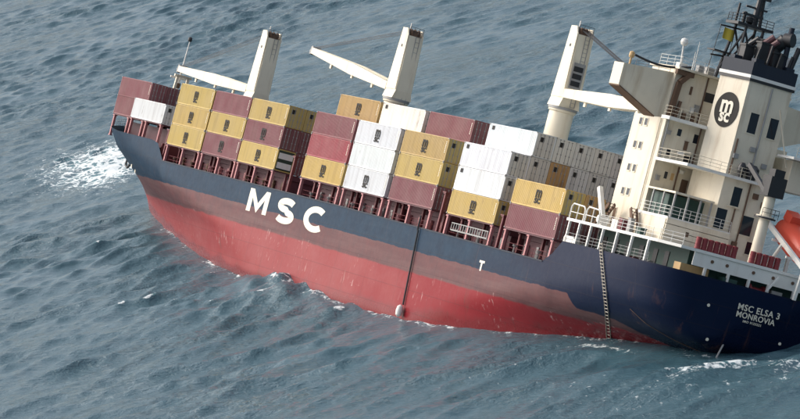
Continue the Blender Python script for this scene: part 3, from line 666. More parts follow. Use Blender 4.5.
# decks overhanging aft
def slab_obj(name, x0, x1, y0, y1, z, th=0.28, m='white', parent=None): return MB().box((x1, y1, z - th), (x0, y0, z)).build(name, m, parent or tower)
slab_obj('deck_edge', XB + 0.1, -126.2, -4.4, -10.6, 15.55, 0.35)
slab_obj('deck_edge', XB, -131.6, -4.9, -16.6, 11.1, 0.3)
slab_obj('deck_edge', XB, -131.4, -4.3, -12.0, 5.25, 0.28)
slab_obj('deck_edge', -130.0, -133.5, -15.9, -21.0, 14.6, 0.25)
railing('deck_rail', [(XB - 0.2, -4.5, 15.55), (-126.1, -4.5, 15.55), (-126.1, -10.3, 15.55)], 1.05, 'cream', tower, 1.2, 0.026)
railing('deck_rail', [(XB - 0.2, -5.0, 11.1), (-131.5, -5.0, 11.1), (-131.5, -16.5, 11.1)], 1.05, 'cream', tower, 1.3, 0.026)
railing('deck_rail', [(XB - 0.2, -4.4, 5.25), (-131.3, -4.4, 5.25), (-131.3, -11.9, 5.25)], 1.1, 'white', tower, 1.2, 0.03)
# gallery on the 5.25 deck: solid dark box painted in for the recess shade behind white posts, with netting rail
MB().box((-128.9, -9.6, 5.27), (-125.0, -5.3, 7.6)).build('gallery_shade_box', 'green_deck', tower)
slab_obj('deck_edge', XB, -131.2, -4.6, -9.4, 7.95, 0.2, 'cream')
for x, y in ((-131.0, -4.8), (-128.6, -4.8), (-126.3, -4.8), (-131.0, -6.4), (-131.0, -7.9), (-131.0, -9.2)): MB().box((x - .09, y - .09, 5.25), (x + .09, y + .09, 7.75)).build('deck_pillar', 'steel', tower)
# white plated bulwark below it with three rails of shadow
bw = MB()
for k in range(4): bw.box((-131.45 - 0.02 * k, -12.0, 2.68 + k * 0.62), (-131.25, -4.3, 3.24 + k * 0.62))
bw.box((-131.3, -4.34, 2.66), (XB, -4.2, 4.95)); bw.build('house_plating', 'cream', tower)
window(tower, 'A', (-131.46, -7.0, 3.9), 0.4, 0.5, 'rust', False)
# stair flights on the port side of the boat deck
for x0, x1 in ((-118.0, -120.3), (-126.9, -125.2)):
    s_ = MB(); s_.bar((x0, -3.2, 2.65), (x1, -3.2, 5.2), 0.12, 0.4); s_.bar((x0, -3.9, 2.65), (x1, -3.9, 5.2), 0.12, 0.4)
    for k in range(9): t_ = k / 8; s_.box((x0 + (x1 - x0) * t_ - .14, -3.9, 2.65 + 2.55 * t_ - .03), (x0 + (x1 - x0) * t_ + .14, -3.2, 2.65 + 2.55 * t_ + .03))
    s_.build('stair', 'rust', ship)
# white boat-handling davit arm near the forward corner of the boat deck
dv = MB(); dv.bar((-119.6, -2.0, 6.6), (-121.6, -2.2, 3.4), 0.45, 0.45); dv.bar((-121.6, -2.2, 3.5), (-121.9, -2.2, 2.65), 0.6, 0.6); dv.tube((-121.7, -2.8, 3.3), (-121.7, -1.6, 3.3), 0.4, n=12)
dv.build('rescue_davit', 'white', ship)
for x, y, z, sx_, sy_, sz_, m_ in ((-123.0, -2.6, 2.65, 1.3, .8, .9, 'white'), (-124.9, -2.4, 2.65, .7, .7, 1.2, 'red_oxide'), (-119.0, -3.0, 2.65, .8, .8, 1.0, 'black'), (-127.2, -2.2, 2.65, .6, .5, 1.4, 'steel'), (-128.6, -2.6, 2.65, 1.0, .7, .7, 'green_deck')):
    MB().box((x, y, z), (x - sx_, y - sy_, z + sz_)).box((x + .05, y + .05, z + sz_), (x - sx_ - .05, y - sy_ - .05, z + sz_ + .1)).build('deck_locker', m_, ship)

# ---- bridge with port wing
brg = MB().box((-122.2, TS + 0.6, 15.56), (XF + 0.6, TP - 1.0, 20.75)).build('wheelhouse', 'cream', ship)
wing = MB().prism([(-121.6, 0.0, 19.85), (-121.6, 0.0, 17.5), (-121.6, -5.0, 15.35), (-121.6, -6.0, 15.35), (-121.6, -6.0, 20.3)], (2.2, 0, 0)).build('bridge_wing', 'cream', ship)
MB().prism([(-121.68, -0.06, 17.36), (-121.68, -5.0, 15.2), (-121.68, -5.0, 15.34), (-121.68, -0.06, 17.5)], (2.36, 0, 0)).build('wing_soffit_shade', 'rust', wing)  # dark layer painted in for the shade under the wing
MB().prism([(-118.9, -25.2, 19.85), (-118.9, -25.2, 17.5), (-118.9, -20.2, 15.4), (-118.9, -19.4, 15.4), (-118.9, -19.4, 20.3)], (-2.4, 0, 0)).build('bridge_wing', 'cream', ship)
wl = MB(); wl.tube((-121.3, -0.8, 19.8), (-121.3, -0.8, 20.9), 0.12); wl.lathe([(.25, 0), (.32, .2), (.28, .6), (.05, .7)], (-121.3, -0.8, 20.6), n=10); wl.build('wing_lamp', 'tan', wing)
railing('wing_rail', [(-121.5, -1.4, 19.95), (-121.5, -5.6, 20.25)], 0.55, 'steel', wing, 1.6, 0.03, 2)
MB().box((-123.0, TS + 0.3, 20.76), (XF + 1.0, TP - 0.8, 21.0)).build('wheelhouse_roof', 'cream', brg)
window(brg, 'A', (-122.2, -10.6, 18.7), 1.15, 1.0); window(brg, 'A', (-122.2, -8.25, 18.9), 0.3, 0.9, 'rust', False); window(brg, 'A', (-122.2, -12.6, 17.2), 0.7, 1.6, 'cream')
for y in (-7.2, -9.5, -11.8, -14, -16.3, -18.4):
    MB().box((XF + 0.62, y - 0.95, 18.6), (XF + 0.56, y + 0.95, 19.9)).build('window', 'glass', brg)
# sooty duct and pipes at the corner of wing and wheelhouse
du = MB(); du.bar((-122.5, -6.3, 15.6), (-122.5, -6.5, 19.4), 0.55, 0.5, (1, 0, 0)); du.bar((-122.5, -6.5, 19.4), (-122.5, -7.5, 20.6), 0.5, 0.7, (1, 0, 0)); du.tube((-122.5, -7.0, 15.6), (-122.5, -7.2, 17.5), 0.2)
du.box((-122.8, -7.9, 20.2), (-122.3, -5.8, 20.7)); du.build('duct', 'rust', brg)
for y in (-6.9, -7.9, -9.0): MB().box((-122.8, y - .2, 15.6), (-122.4, y + .2, 16.5)).build('deck_locker', 'rust', brg)
railing('roof_rail', [(-118, -6.0, 21.0), (-122.8, -6.0, 21.0), (-122.8, -18.5, 21.0)], 1.1, 'white', brg, 1.4, 0.026)
am = MB().tube((-121.5, -6.7, 21.0), (-121.5, -6.4, 23.4), 0.12, 0.09); am.lathe([(0.1, 0), (0.32, .12), (0.42, .4), (0.35, .72), (0.1, .85)], (-121.5, -6.4, 23.3), n=14)
am.box((-121.9, -7.2, 21.0), (-121.1, -6.3, 21.5)); am.build('satellite_dome', 'white', brg)
for x, y, h_ in ((-121.5, -8.3, 3.2), (-119.5, -9.2, 2.2), (-121.8, -9.9, 1.6)): MB().tube((x, y, 21), (x, y + .1, 21 + h_), 0.05, 0.03).build('whip_aerial', 'white', brg)
for x, y, s_ in ((-122.3, -8.6, .7), (-121.0, -10.4, .9), (-122.0, -12.0, .6)): MB().box((x - s_/2, y - s_/2, 21), (x + s_/2, y + s_/2, 21 + s_)).build('roof_locker', 'steel', brg)
cb_ = MB(); P0, P1 = Vector((-121.2, -1.2, 21.0)), Vector((-122.2, -7.6, 21.3))
cb_.path([P0.lerp(P1, t_ / 10) - Vector((0, 0, 0.5 * math.sin(math.pi * t_ / 10))) for t_ in range(11)], 0.13, 7); cb_.build('slung_cable', 'black', brg)

# ---- engine casing and funnel
FQ = [(-126.1, -9.05), (-130.0, -10.45), (-130.0, -15.75), (-126.1, -16.6)]
cas = MB().prism([(x, y, 2.66) for x, y in [(-125.6, -9.0), (-131.0, -9.9), (-131.0, -16.1), (-125.6, -16.8)]], (0, 0, 8.2)).build('engine_casing', 'cream', ship)
for y, z, w_, h_ in ((-11.8, 9.05, 1.05, 2.0), (-10.6, 6.45, 1.25, 2.1), (-13.8, 6.4, 1.5, 2.0), (-14.9, 4.2, 1.0, 1.3)): window(cas, 'A', (-131.0, y, z), w_, h_)
MB().box((-131.25, -12.6, 8.0), (-131.05, -10.9, 7.9)).build('window_sill', 'cream', cas)
fun = MB().prism([(x, y, 10.86) for x, y in FQ], (0, 0, 10.3)).build('funnel', 'cream', ship)
for y in (-12.1, -14.55): window(fun, 'A', (-130.0, y, 16.95), 1.05, 2.15)
def ring(z0, z1, g, m_, name):
    cx, cy = -127, YC
    return MB().prism([(cx + (x - cx) * (1 + g / 3), cy + (y - cy) * (1 + g / 3), z0) for x, y in FQ], (0, 0, z1 - z0)).build(name, m_, fun)
ring(21.17, 21.45, 0.16, 'black', 'funnel_band'); ring(21.46, 21.8, 0.2, 'white', 'funnel_band'); ring(21.81, 23.2, 0.1, 'navy', 'funnel_cap')
for x, y in ((-126.8, -10.0), (-129.3, -11.2), (-129.3, -15.0), (-126.8, -15.8)): MB().box((x - .5, y - .5, 23.2), (x + .5, y + .5, 23.6)).build('funnel_cap_edge', 'navy', fun)
# black roundel with the company mark on the port flank
pA, pB = Vector((FQ[0][0], FQ[0][1], 0)), Vector((FQ[1][0], FQ[1][1], 0)); ux_ = (pB - pA).normalized(); nx_ = Vector((0, 0, 1)).cross(ux_) * -1
if nx_.y < 0: nx_ = -nx_
lc = pA.lerp(pB, 0.5) + Vector((0, 0, 17.7)) + nx_ * 0.03
def disc(r0x, r0z, name, m_, off, n=40, inner=None):
    b = MB(); o = lc + nx_ * off
    out = [o + ux_ * (r0x * math.cos(2*math.pi*i/n)) + Vector((0, 0, r0z * math.sin(2*math.pi*i/n))) for i in range(n)]
    if inner is None: b.prism(out, nx_ * 0.04)
    else:
        inn = [o + ux_ * (inner[0] * math.cos(2*math.pi*i/n)) + Vector((0, 0, inner[1] * math.sin(2*math.pi*i/n))) for i in range(n)]
        for i in range(n): b.prism([out[i], out[(i+1) % n], inn[(i+1) % n], inn[i]], nx_ * 0.04)
    return b.build(name, m_, fun)
disc(1.62, 1.88, 'funnel_roundel', 'logo_dark', 0.0)
for txt, dz, sz in (('m', 0.50, 2.35), ('sc', -0.68, 1.75)):
    me = text_mesh('funnel_lettering', txt, sz, 'letter', 0.028 * sz, 0.02, 1.0); map_text(me, lc + Vector((0, 0, dz)) + nx_ * 0.075, ux_, (0, 0, 1.12)); link('funnel_lettering', me, fun)
# exhaust pipes
ep = MB(); ep.path([(-127.6, -13.6, 23.1), (-127.8, -13.7, 25.4), (-128.5, -14.2, 26.4), (-129.3, -14.7, 26.5)], 0.75, 12); ep.build('exhaust_pipe', 'black', fun, True)
MB().path([(-127.4, -11.9, 23.1), (-127.6, -12.1, 25.2), (-128.4, -12.9, 26.4)], 0.33, 9).build('exhaust_pipe', 'pink', fun, True)
MB().path([(-126.4, -11.2, 23.1), (-126.6, -11.3, 25.1), (-127.3, -11.8, 25.9)], 0.3, 9).build('exhaust_pipe', 'black', fun, True)
MB().path([(-128.3, -12.8, 23.1), (-128.5, -12.8, 25.4), (-129.0, -13.2, 26.0)], 0.3, 9).build('exhaust_pipe', 'pink', fun, True)
MB().tube((-128.8, -14.6, 23.1), (-128.8, -14.5, 27.8), 0.3, 0.3, 10).build('exhaust_pipe', 'navy', fun, True)
MB().tube((-129.2, -15.2, 23.1), (-129.4, -15.6, 25.9), 0.3, 0.3, 10).build('exhaust_pipe', 'black', fun, True)
MB().lathe([(0.3, 0), (0.5, .2), (0.5, 1.2), (0.25, 1.5)], (-128.6, -14.95, 23.2), n=12).build('exhaust_cowl', 'white', fun, True)
for x, y, z0, w_, h_ in ((-127.0, -10.9, 23.2, 1.1, 1.6), (-128.2, -12.0, 23.2, 1.0, 2.2), (-128.6, -13.6, 23.2, 1.3, 1.5), (-127.2, -13.0, 23.2, 1.2, 2.6)):
    MB().box((x - w_/2, y - w_/2, z0), (x + w_/2, y + w_/2, z0 + h_)).box((x - w_*.62, y - w_*.62, z0 + h_), (x + w_*.62, y + w_*.62, z0 + h_ + .18)).build('exhaust_box', 'black', fun)
for y in (-10.8, -12.2, -13.5, -14.8): MB().tube((-129.5, y, 23.2), (-129.6, y - 0.15, 25.0 + 0.4 * math.sin(y * 3)), 0.14, 0.14, 8).build('exhaust_pipe', 'black', fun, True)
# small fittings on the aft walls: vents, lamps, cable runs
for x, y, z, w_, h_, m_ in ((XB, -5.6, 13.9, .5, .4, 'steel'), (XB, -8.0, 13.0, .35, .9, 'rust'), (XB, -7.6, 12.1, .7, .35, 'white'), (XB, -5.7, 9.0, .4, .5, 'steel'), (XB, -8.3, 10.2, .5, .3, 'white'),
                       (-122.2, -9.4, 17.2, .5, .7, 'steel'), (-122.2, -11.9, 19.6, .4, .3, 'rust'), (-122.2, -8.9, 16.9, .4, .5, 'white')):
    MB().box((x - 0.22, y - w_/2, z - h_/2), (x + 0.0, y + w_/2, z + h_/2)).box((x - 0.28, y - w_/2 - .06, z + h_/2), (x + 0.0, y + w_/2 + .06, z + h_/2 + .06)).build('vent_box', m_, tower)
for x, y, z0, z1 in ((XB - .1, -5.3, 11.2, 15.2), (XB - .1, -7.9, 8.0, 10.7), (XB - .1, -9.3, 11.2, 15.2), (-122.3, -9.9, 15.7, 20.7), (-130.1, -13.3, 11.2, 21.0), (-130.1, -10.8, 11.3, 15.0), (-131.1, -13.1, 3.0, 10.7), (-131.1, -12.0, 2.8, 7.8)):
    MB().tube((x, y, z0), (x, y, z1), 0.09, 0.09, 6).build('wall_pipe', random.choice(['cream', 'rust', 'steel']), tower)
for y, z in ((-11.0, 13.2), (-14.6, 12.9), (-12.8, 14.3)): MB().box((-130.25, y - .3, z - .25), (-130.02, y + .3, z + .25)).build('vent_box', 'steel', fun)
for y, z in ((-15.2, 8.9), (-14.0, 9.6), (-12.9, 4.2)): MB().box((-131.25, y - .3, z - .3), (-131.02, y + .3, z + .3)).build('vent_box', 'rust', cas)
# ---- radar mast
rm = MB(); bx_ = [(-123.4, -10.0), (-123.4, -13.2), (-125.8, -10.6), (-125.8, -13.2)]
tx_ = [(-123.9, -10.6), (-123.9, -13.0), (-125.6, -10.9), (-125.6, -13.0)]
for (a, b), (c_, d_) in zip(bx_, tx_): rm.tube((a, b, 21), (c_, d_, 26.9), 0.2, 0.16, 7)
for i, k in ((0, 1), (2, 3), (0, 2), (1, 3), (1, 0), (3, 2)): rm.tube((*bx_[i], 21.6), (*tx_[k], 26.4), 0.12, n=6)
rmo = rm.build('radar_mast', 'black', ship)
MB().box((-126.0, -14.0, 26.85), (-123.3, -9.6, 27.15)).build('mast_platform', 'black', rmo)
MB().box((-124.6, -12.0, 23.6), (-123.0, -8.4, 23.75)).build('mast_platform', 'black', rmo)
railing('mast_rail', [(-123.4, -9.7, 27.1), (-125.9, -9.7, 27.1), (-125.9, -13.9, 27.1)], 0.9, 'black', rmo, 0.9, 0.04)
up_ = MB(); up_.tube((-125.0, -12.0, 27), (-125.0, -12.1, 31.2), 0.42, 0.28, 9); up_.tube((-124.8, -12.9, 27), (-124.8, -12.6, 30.2), 0.2, 0.2, 7); up_.bar((-125.0, -13.2, 29.0), (-125.0, -10.6, 29.0), 0.2, 0.2); up_.bar((-125.0, -13.3, 30.2), (-125.0, -11.4, 30.2), 0.35, 0.3)
up_.tube((-125.0, -9.8, 26.9), (-125.0, -9.8, 29.1), 0.14); up_.tube((-125.0, -10.7, 26.9), (-125.0, -10.7, 28.4), 0.2); up_.lathe([(.1, 0), (.4, .2), (.4, .7), (.1, .9)], (-125.0, -11.4, 27.2), n=10)
up_.build('mast_pole', 'black', rmo)
MB().bar((-125.2, -14.1, 31.3), (-125.2, -11.2, 31.3), 0.3, 0.35).build('radar_scanner', 'white', rmo)
MB().bar((-125.9, -12.4, 28.1), (-125.9, -9.9, 28.1), 0.25, 0.25).build('radar_scanner', 'black', rmo)
ya = MB(); ya.tube((-124, -11.6, 26.5), (-124, -8.7, 26.4), 0.09); ya.tube((-124, -11.4, 23.4), (-124, -8.4, 23.1), 0.09); ya.tube((-124, -8.8, 26.4), (-124, -8.5, 21.1), 0.04); ya.tube((-124, -10.6, 26.4), (-124, -10.6, 23.1), 0.04)
ya.build('signal_yard', 'black', rmo)

# ---- stores crane on the stern, fans, starboard struts
pc = MB().lathe([(0.62, 2.6), (0.56, 7.4), (0.95, 7.5), (0.95, 7.75), (0.62, 7.8), (0.6, 9.7)], (-137.0, -12.3, 0), n=16).build('stores_crane', 'cream', ship, True)
MB().box((-137.9, -13.3, 9.8), (-136.2, -11.4, 11.9)).box((-137.6, -13.0, 11.9), (-136.4, -11.8, 12.7)).build('crane_housing', 'black', pc)
MB().lathe([(1.15, 0), (1.15, 0.18)], (-137.0, -12.3, 7.45), n=16).build('crane_platform', 'black', pc)
MB().bar((-137.0, -11.6, 10.2), (-133.4, -11.0, 12.6), 0.35, 0.45).build('stores_jib', 'black', pc)
railing('platform_rail', [(-137.9, -11.3, 7.65), (-137.9, -13.3, 7.65), (-136.2, -13.3, 7.65)], 0.9, 'black', pc, 0.9, 0.03, 2)
for y, r_ in ((-11.6, .45), (-12.9, .75)): MB().lathe([(r_ * .7, 0), (r_ * .8, .6), (r_, .7), (r_, 1.2), (r_ * .5, 1.6)], (-131.0, y, 11.1), n=12).build('vent_fan', 'black', cas, True)
sb = MB(); sb.bar((-132.8, -19.8, 14.6), (-132.8, -17.3, 19.5), 0.2, 0.2, (1, 0, 0)); sb.bar((-132.8, -17.4, 14.6), (-132.8, -19.3, 19.2), 0.2, 0.2, (1, 0, 0)); sb.bar((-132.8, -17.0, 19.4), (-132.8, -20.8, 19.4), 0.35, 0.35)
sb.build('starboard_strut', 'rust', ship)
MB().box((-131.5, -20.8, 11.0), (-126.0, -17.1, 14.3)).build('side_house', 'cream', ship)
railing('deck_rail', [(-133.4, -16.2, 14.6), (-133.4, -20.9, 14.6)], 1.05, 'cream', ship, 1.2, 0.026)
MB().bar((-131.2, -14.2, 19.0), (-131.2, -16.6, 13.4), 0.12, 0.12, (1, 0, 0)).build('vent_pipe', 'cream', fun)

# ================================================================ CONTAINERS
def container_meshes():
    L, W, H = CL_, CW_, TH - 0.05
    b = MB()
    # corrugated long sides (trapezoid waves), between rails
    for s_ in (1, -1):
        y0 = 0.0 if s_ > 0 else -W
        n = 42; x = 0.16; pit = (L - 0.32) / n; v = []; f = []
        for i in range(n):
            for dx, dy in ((0, 0), (0.28, 0), (0.5, 0.05), (0.78, 0.05)): v.append((-(x + (i + dx) * pit), y0 - s_ * (0.025 + dy)))
        v.append((-(L - 0.16), y0 - s_ * 0.025))
        k = len(v); vv = [(p[0], p[1], 0.14) for p in v] + [(p[0], p[1], H - 0.10) for p in v]
        b.add(vv, [(i, i + 1, k + i + 1, k + i) for i in range(k - 1)])
    # frame: posts and rails
    for x0, x1 in ((0, -0.16), (-L + 0.16, -L)):
        for y0, y1 in ((0, -0.16), (-W + 0.16, -W)): b.box((x0, y0, 0.0), (x1, y1, H))
    for y0, y1 in ((0, -0.1), (-W + 0.1, -W)):
        b.box((-0.16, y0, 0), (-L + 0.16, y1, 0.14)); b.box((-0.16, y0, H - 0.1), (-L + 0.16, y1, H))
    b.box((-0.05, -0.16, 0.0), (-0.12, -W + 0.16, H))                 # front wall
    b.box((-0.16, -0.1, H - 0.06), (-L + 0.16, -W + 0.1, H - 0.02))   # roof
    b.box((-L + 0.16, -0.16, 0), (-L + 0.01, -W + 0.16, 0.14)); b.box((-L + 0.16, -0.16, H - 0.13), (-L + 0.01, -W + 0.16, H))
    b.box((-0.2, -0.2, 0.05), (-L + 0.1, -W + 0.2, 0.12))
    cast = []
    body = b.mesh('body', 'container')
    d = MB(); hw = (W - 0.34) / 2
    d.box((0, 0, 0.15), (0.05, -hw, H - 0.14))
    for z in (0.55, 1.05, 1.55, 2.05): d.box((-0.02, -0.08, z), (0.0, -hw + 0.08, z + 0.25))
    door = d.mesh('door', 'container')
    r = MB()
    for y in (-0.3, -hw + 0.3):
        r.tube((-0.07, y, 0.1), (-0.07, y, H - 0.1), 0.03, n=5)
        for z in (0.12, 0.9, 1.7, H - 0.25): r.box((-0.10, y - 0.07, z), (-0.02, y + 0.07, z + 0.12))
    rods = r.mesh('lock_rod', 'steel')
    dm = MB().box((-0.035, -0.35, 1.75), (-0.022, -0.85, 2.3)).mesh('door_mark', 'logo_dark'); globals()['c_dmark'] = dm
    return body, door, rods, hw
c_body, c_door, c_rods, c_hw = container_meshes()
cc = MB()
for x in (-0.09, -CL_ + 0.09):
    for y in (0.008, -CW_ - 0.008):
        for z in (0.06, TH - 0.11): cc.box((x - 0.1, y - 0.06, z - 0.065), (x + 0.1, y + 0.06, z + 0.055))
c_cast = cc.mesh('corner_casting', 'steel')
# company mark: small letters in two lines on the port side
def mark_mesh():
    a = text_mesh('logo', 'm', 1.5, 'logo_dark', 0.04, 0.006); map_text(a, (-CL_ / 2, 0.0, 1.72), (-1.3, 0, 0), (0, 0, 1.15))
    b = text_mesh('logo', 'sc', 1.0, 'logo_dark', 0.03, 0.006, 0.95); map_text(b, (-CL_ / 2, 0.0, 0.92), (-1.75, 0, 0), (0, 0, 1.2))
    bm = bmesh.new(); bm.from_mesh(a); bm.from_mesh(b); bm.to_mesh(a); bm.free(); return a
c_logo = mark_mesh()
tm = MB().box((-0.75, -0.01, 2.05), (-1.35, 0.012, 2.5)).mesh('logo', 'logo_dark')
idp = MB()
for k in range(7): idp.box((-CL_ + 0.42, -0.01, 1.0 + k * 0.2), (-CL_ + 0.56, 0.012, 1.13 + k * 0.2))
c_id = idp.mesh('number_plate', 'letter')
PAL = {'yellow': (0.52, 0.365, 0.095), 'tan': (0.44, 0.28, 0.085), 'maroon': (0.19, 0.042, 0.053), 'crimson': (0.31, 0.035, 0.05), 'white': (0.69, 0.72, 0.73), 'cream': (0.76, 0.74, 0.66),
       'grey': (0.60, 0.60, 0.56), 'olive': (0.46, 0.35, 0.11), 'darkmaroon': (0.17, 0.045, 0.055), 'brown': (0.44, 0.26, 0.08), 'palegrey': (0.70, 0.70, 0.66)}
def container(x, y, z, colr, label, mark=None, end=None, group='shipping containers stacked on deck', reefer=False, cast='letter'):
    e_ = bpy.data.objects.new('shipping_container', None); col.objects.link(e_)
    e_.matrix_world = SHIP @ Matrix.Translation((x, y, z)); tag(e_, label, 'container', group)
    k = random.uniform(0.92, 1.06); rgb = tuple(min(0.9, c_ * k * random.uniform(0.97, 1.03)) for c_ in PAL[colr])
    ergb = tuple(PAL[end]) if end else rgb
    b = link('body', c_body, e_); b.color = (*rgb, 1)
    link('corner_casting', c_cast, e_)['kind'] = 'stuff'
    if reefer:
        MB().box((-CL_ - 0.02, -0.17, 0.2), (-CL_ + 0.1, -CW_ + 0.17, TH - 0.2)).build('reefer_unit', 'darkgreen', e_)
        for z0 in (0.35, 1.55): MB().box((-CL_ - 0.06, -0.25, z0), (-CL_ - 0.01, -CW_ + 0.25, z0 + 0.75)).build('reefer_panel', 'white', e_)
    else:
        for i in (0, 1):
            d = link('door', c_door, e_); d.location = (-CL_ + 0.03, -0.165 - i * (c_hw + 0.01), 0); d.color = (*ergb, 1)
            link('lock_rod', c_rods, d)
            if i == 0 and (end or colr) in ('grey', 'palegrey', 'olive', 'brown'): link('door_mark', c_dmark, d)
    if mark == 'big': link('logo', c_logo, e_).location = (0, 0.02, 0)
    elif mark == 'small': link('logo', tm, e_).location = (0, 0.012, 0)
    if mark != 'none': link('number_plate', c_id, e_).location = (0, 0.012, 0)
    return e_
def stack(bay, row, tier): return (-BAY[bay], -2.5 * row, TH * tier + 0.01)
FIRST = 'foremost full stack, just aft of the bow'
C_ = [
 ('B', 0, 2, 'yellow', 'top yellow container of the all-yellow stack behind the bow', 'big'),
 ('B', 0, 1, 'yellow', 'middle yellow container of the all-yellow stack behind the bow', 'big'),
 ('B', 0, 0, 'yellow', 'bottom yellow container of the all-yellow stack behind the bow', 'big'),
 ('C', 0, 2, 'maroon', 'maroon container on top of a yellow one, beside the all-yellow stack', None),
 ('C', 0, 1, 'yellow', 'yellow container between two maroon ones in the second full stack', 'big'),
 ('C', 0, 0, 'maroon', 'maroon container at the bottom of the second full stack', 'big'),
 ('D', 0, 2, 'yellow', 'yellow container topping the third full stack, below the foremost crane tower', 'big'),
 ('D', 0, 1, 'maroon', 'maroon container between two yellow ones, above the letter M', 'big'),
 ('D', 0, 0, 'yellow', 'yellow container at the bottom of the third stack, right above the hull letters', 'big'),
 ('E', 0, 2, 'maroon', 'maroon container lying on the bright red one', None),
 ('E', 0, 1, 'crimson', 'bright red container between a maroon and a yellow one', None),
 ('E', 0, 0, 'yellow', 'yellow container under the bright red one', 'big'),
 ('F', 0, 2, 'white', 'white container with dark logo on top of the all-white stack', 'big'),
 ('F', 0, 1, 'white', 'plain white container in the middle of the all-white stack', None),
 ('F', 0, 0, 'white', 'white container with dark logo at the bottom of the all-white stack', 'big'),
 ('G', 0, 2, 'tan', 'tan container with dark logo below the high maroon one', 'big'),
 ('G', 0, 1, 'yellow', 'yellow container with dark logo between a tan and a maroon one', 'big'),
 ('G', 0, 0, 'maroon', 'maroon container at the bottom beside the all-white stack', None),
 ('H', 0, 2, 'white', 'upper plain white container of two above a yellow one', 'small'),
 ('H', 0, 1, 'white', 'lower plain white container resting on a yellow one', 'small'),
 ('H', 0, 0, 'yellow', 'yellow container under two plain white ones', 'big'),
 ('I', 0, 1, 'yellow', 'yellow container on a maroon one, last stack before the deckhouse', 'big'),
 ('I', 0, 0, 'maroon', 'maroon container at the bottom of the last stack before the deckhouse', None),
 ('E', 1, 3, 'tan', 'tan container perched above the rest behind the maroon and red stack', 'big'),
 ('F', 1, 3, 'cream', 'creamy white container perched highest at the foot of the middle crane', 'small'),
 ('G', 1, 3, 'maroon', 'maroon container perched highest between two white ones', None),
 ('H', 1, 3, 'white', 'white container perched highest, left of the row of grey door ends', 'small'),
]
SHADED_ENDS = {('D',0,2): 'olive', ('D',0,1): 'darkmaroon', ('G',0,2): 'olive', ('G',0,1): 'olive', ('G',0,0): 'darkmaroon', ('H',0,2): 'grey', ('H',0,1): 'grey', ('H',0,0): 'olive', ('H',1,3): 'grey', ('I',0,1): 'olive', ('G',1,3): 'darkmaroon'}  # aft doors: side colours darkened, the shade of that face put into the paint
for b_, r_, t_, c_, lab, mk in C_:
    container(*stack(b_, r_, t_), c_, lab, mk, SHADED_ENDS.get((b_, r_, t_)), reefer=(b_, r_, t_) == ('D', 0, 0))
container(22.2, -2.5, 2.44, 'white', 'white container standing alone at the bow', 'none', 'palegrey')
for r_, (cu_, cl_) in enumerate((('maroon', 'maroon'), ('darkmaroon', 'maroon'))):
    for t_, c_ in ((1, cu_), (0, cl_)):
        lab = {(0,1): 'upper maroon container at the bow, behind and above the white one', (0,0): 'lower maroon container at the bow, left of the white one', (1,1): 'maroon container showing only its door end at the bow', (1,0): 'maroon container at the bow hidden under the others'}[(r_, t_)]
        container(35.8, -5.0 - 2.5 * r_, 2.44 + (TH - 0.15) * t_, c_, lab, None, 'darkmaroon' if r_ == 1 else None)
# second rows: ends seen through the gaps, and what carries the high containers
container(*stack('D', 1, 2), 'olive', 'olive container end, second in the top row by the foremost gap', None)
container(*stack('D', 1, 1), 'darkmaroon', 'dark maroon container end, second in its row by the foremost gap', None)
container(*stack('D', 1, 0), 'darkmaroon', 'dark container end in the lowest row by the foremost gap', None)
for b_, cs_ in (('E', ('maroon', 'yellow', 'tan')), ('F', ('grey', 'white', 'maroon')), ('G', ('maroon', 'olive', 'olive'))):
    for t_, c_ in enumerate(cs_):
        container(*stack(b_, 1, t_), c_, 'container of an inner row hidden behind the outer stacks', None, None, 'inner containers hidden behind the outer stacks')
ordw = ['first', 'second', 'third', 'fourth', 'fifth', 'sixth', 'seventh']
top_c = [None, None, 'palegrey', 'palegrey', 'palegrey', 'grey', 'palegrey']; mid_c = [None, 'grey', 'brown', 'palegrey', 'grey', 'palegrey', 'grey']
for r_ in range(1, 7):
    for t_ in range(4):
        if t_ == 3 and r_ == 1: continue
        if t_ == 3: container(*stack('H', r_, 3), top_c[r_], 'grey container, %s door end of the top row beside the aftmost crane' % ordw[r_ - 1], None)
        elif t_ == 2: container(*stack('H', r_, 2), mid_c[r_], '%s container, %s door end of the row below the top one by the aftmost crane' % ('brown' if mid_c[r_] == 'brown' else 'grey', ordw[r_]), None)
        else: container(*stack('H', r_, t_), random.choice(['olive', 'brown', 'grey']), 'container of an inner row hidden behind the outer stacks', None, None, 'inner containers hidden behind the outer stacks')
container(*stack('I', 1, 1), 'brown', 'brown container end behind the hoop rails, beside the deckhouse', None)
container(*stack('I', 1, 0), 'darkmaroon', 'container of an inner row hidden behind the outer stacks', None, None, 'inner containers hidden behind the outer stacks')

# ================================================================ SMALL THINGS
def place(o, p): o.matrix_world = SHIP @ Matrix.Translation(p); return o
# red drums along the stern rail
dr = MB().lathe([(0.30, 0), (0.33, 0.03), (0.31, 0.4), (0.34, 0.43), (0.31, 0.46), (0.31, 0.8), (0.34, 0.83), (0.31, 0.86), (0.33, 1.18), (0.28, 1.2)], (0, 0, 0), n=12).mesh('drum', 'red', True)
lid = MB().lathe([(0.26, 0), (0.26, 0.04)], (0, 0, 1.2), n=10).mesh('drum_lid', 'red')
words = ['first', 'second', 'third', 'fourth', 'fifth', 'sixth', 'seventh']
for i in range(7):
    o = link('oil_drum', dr); place(o, (-138.9, -4.4 - i * 0.72, 2.66)); tag(o, '%s red drum from the left of the seven before the stores crane' % words[i], 'drum', 'red drums by the stern rail'); link('lid', lid, o)
for i in range(5):
    o = link('oil_drum', dr); place(o, (-138.9, -10.95 - i * 0.75, 2.66)); tag(o, '%s red drum of the five right of the stores crane' % words[i], 'drum', 'red drums by the stern rail'); link('lid', lid, o)
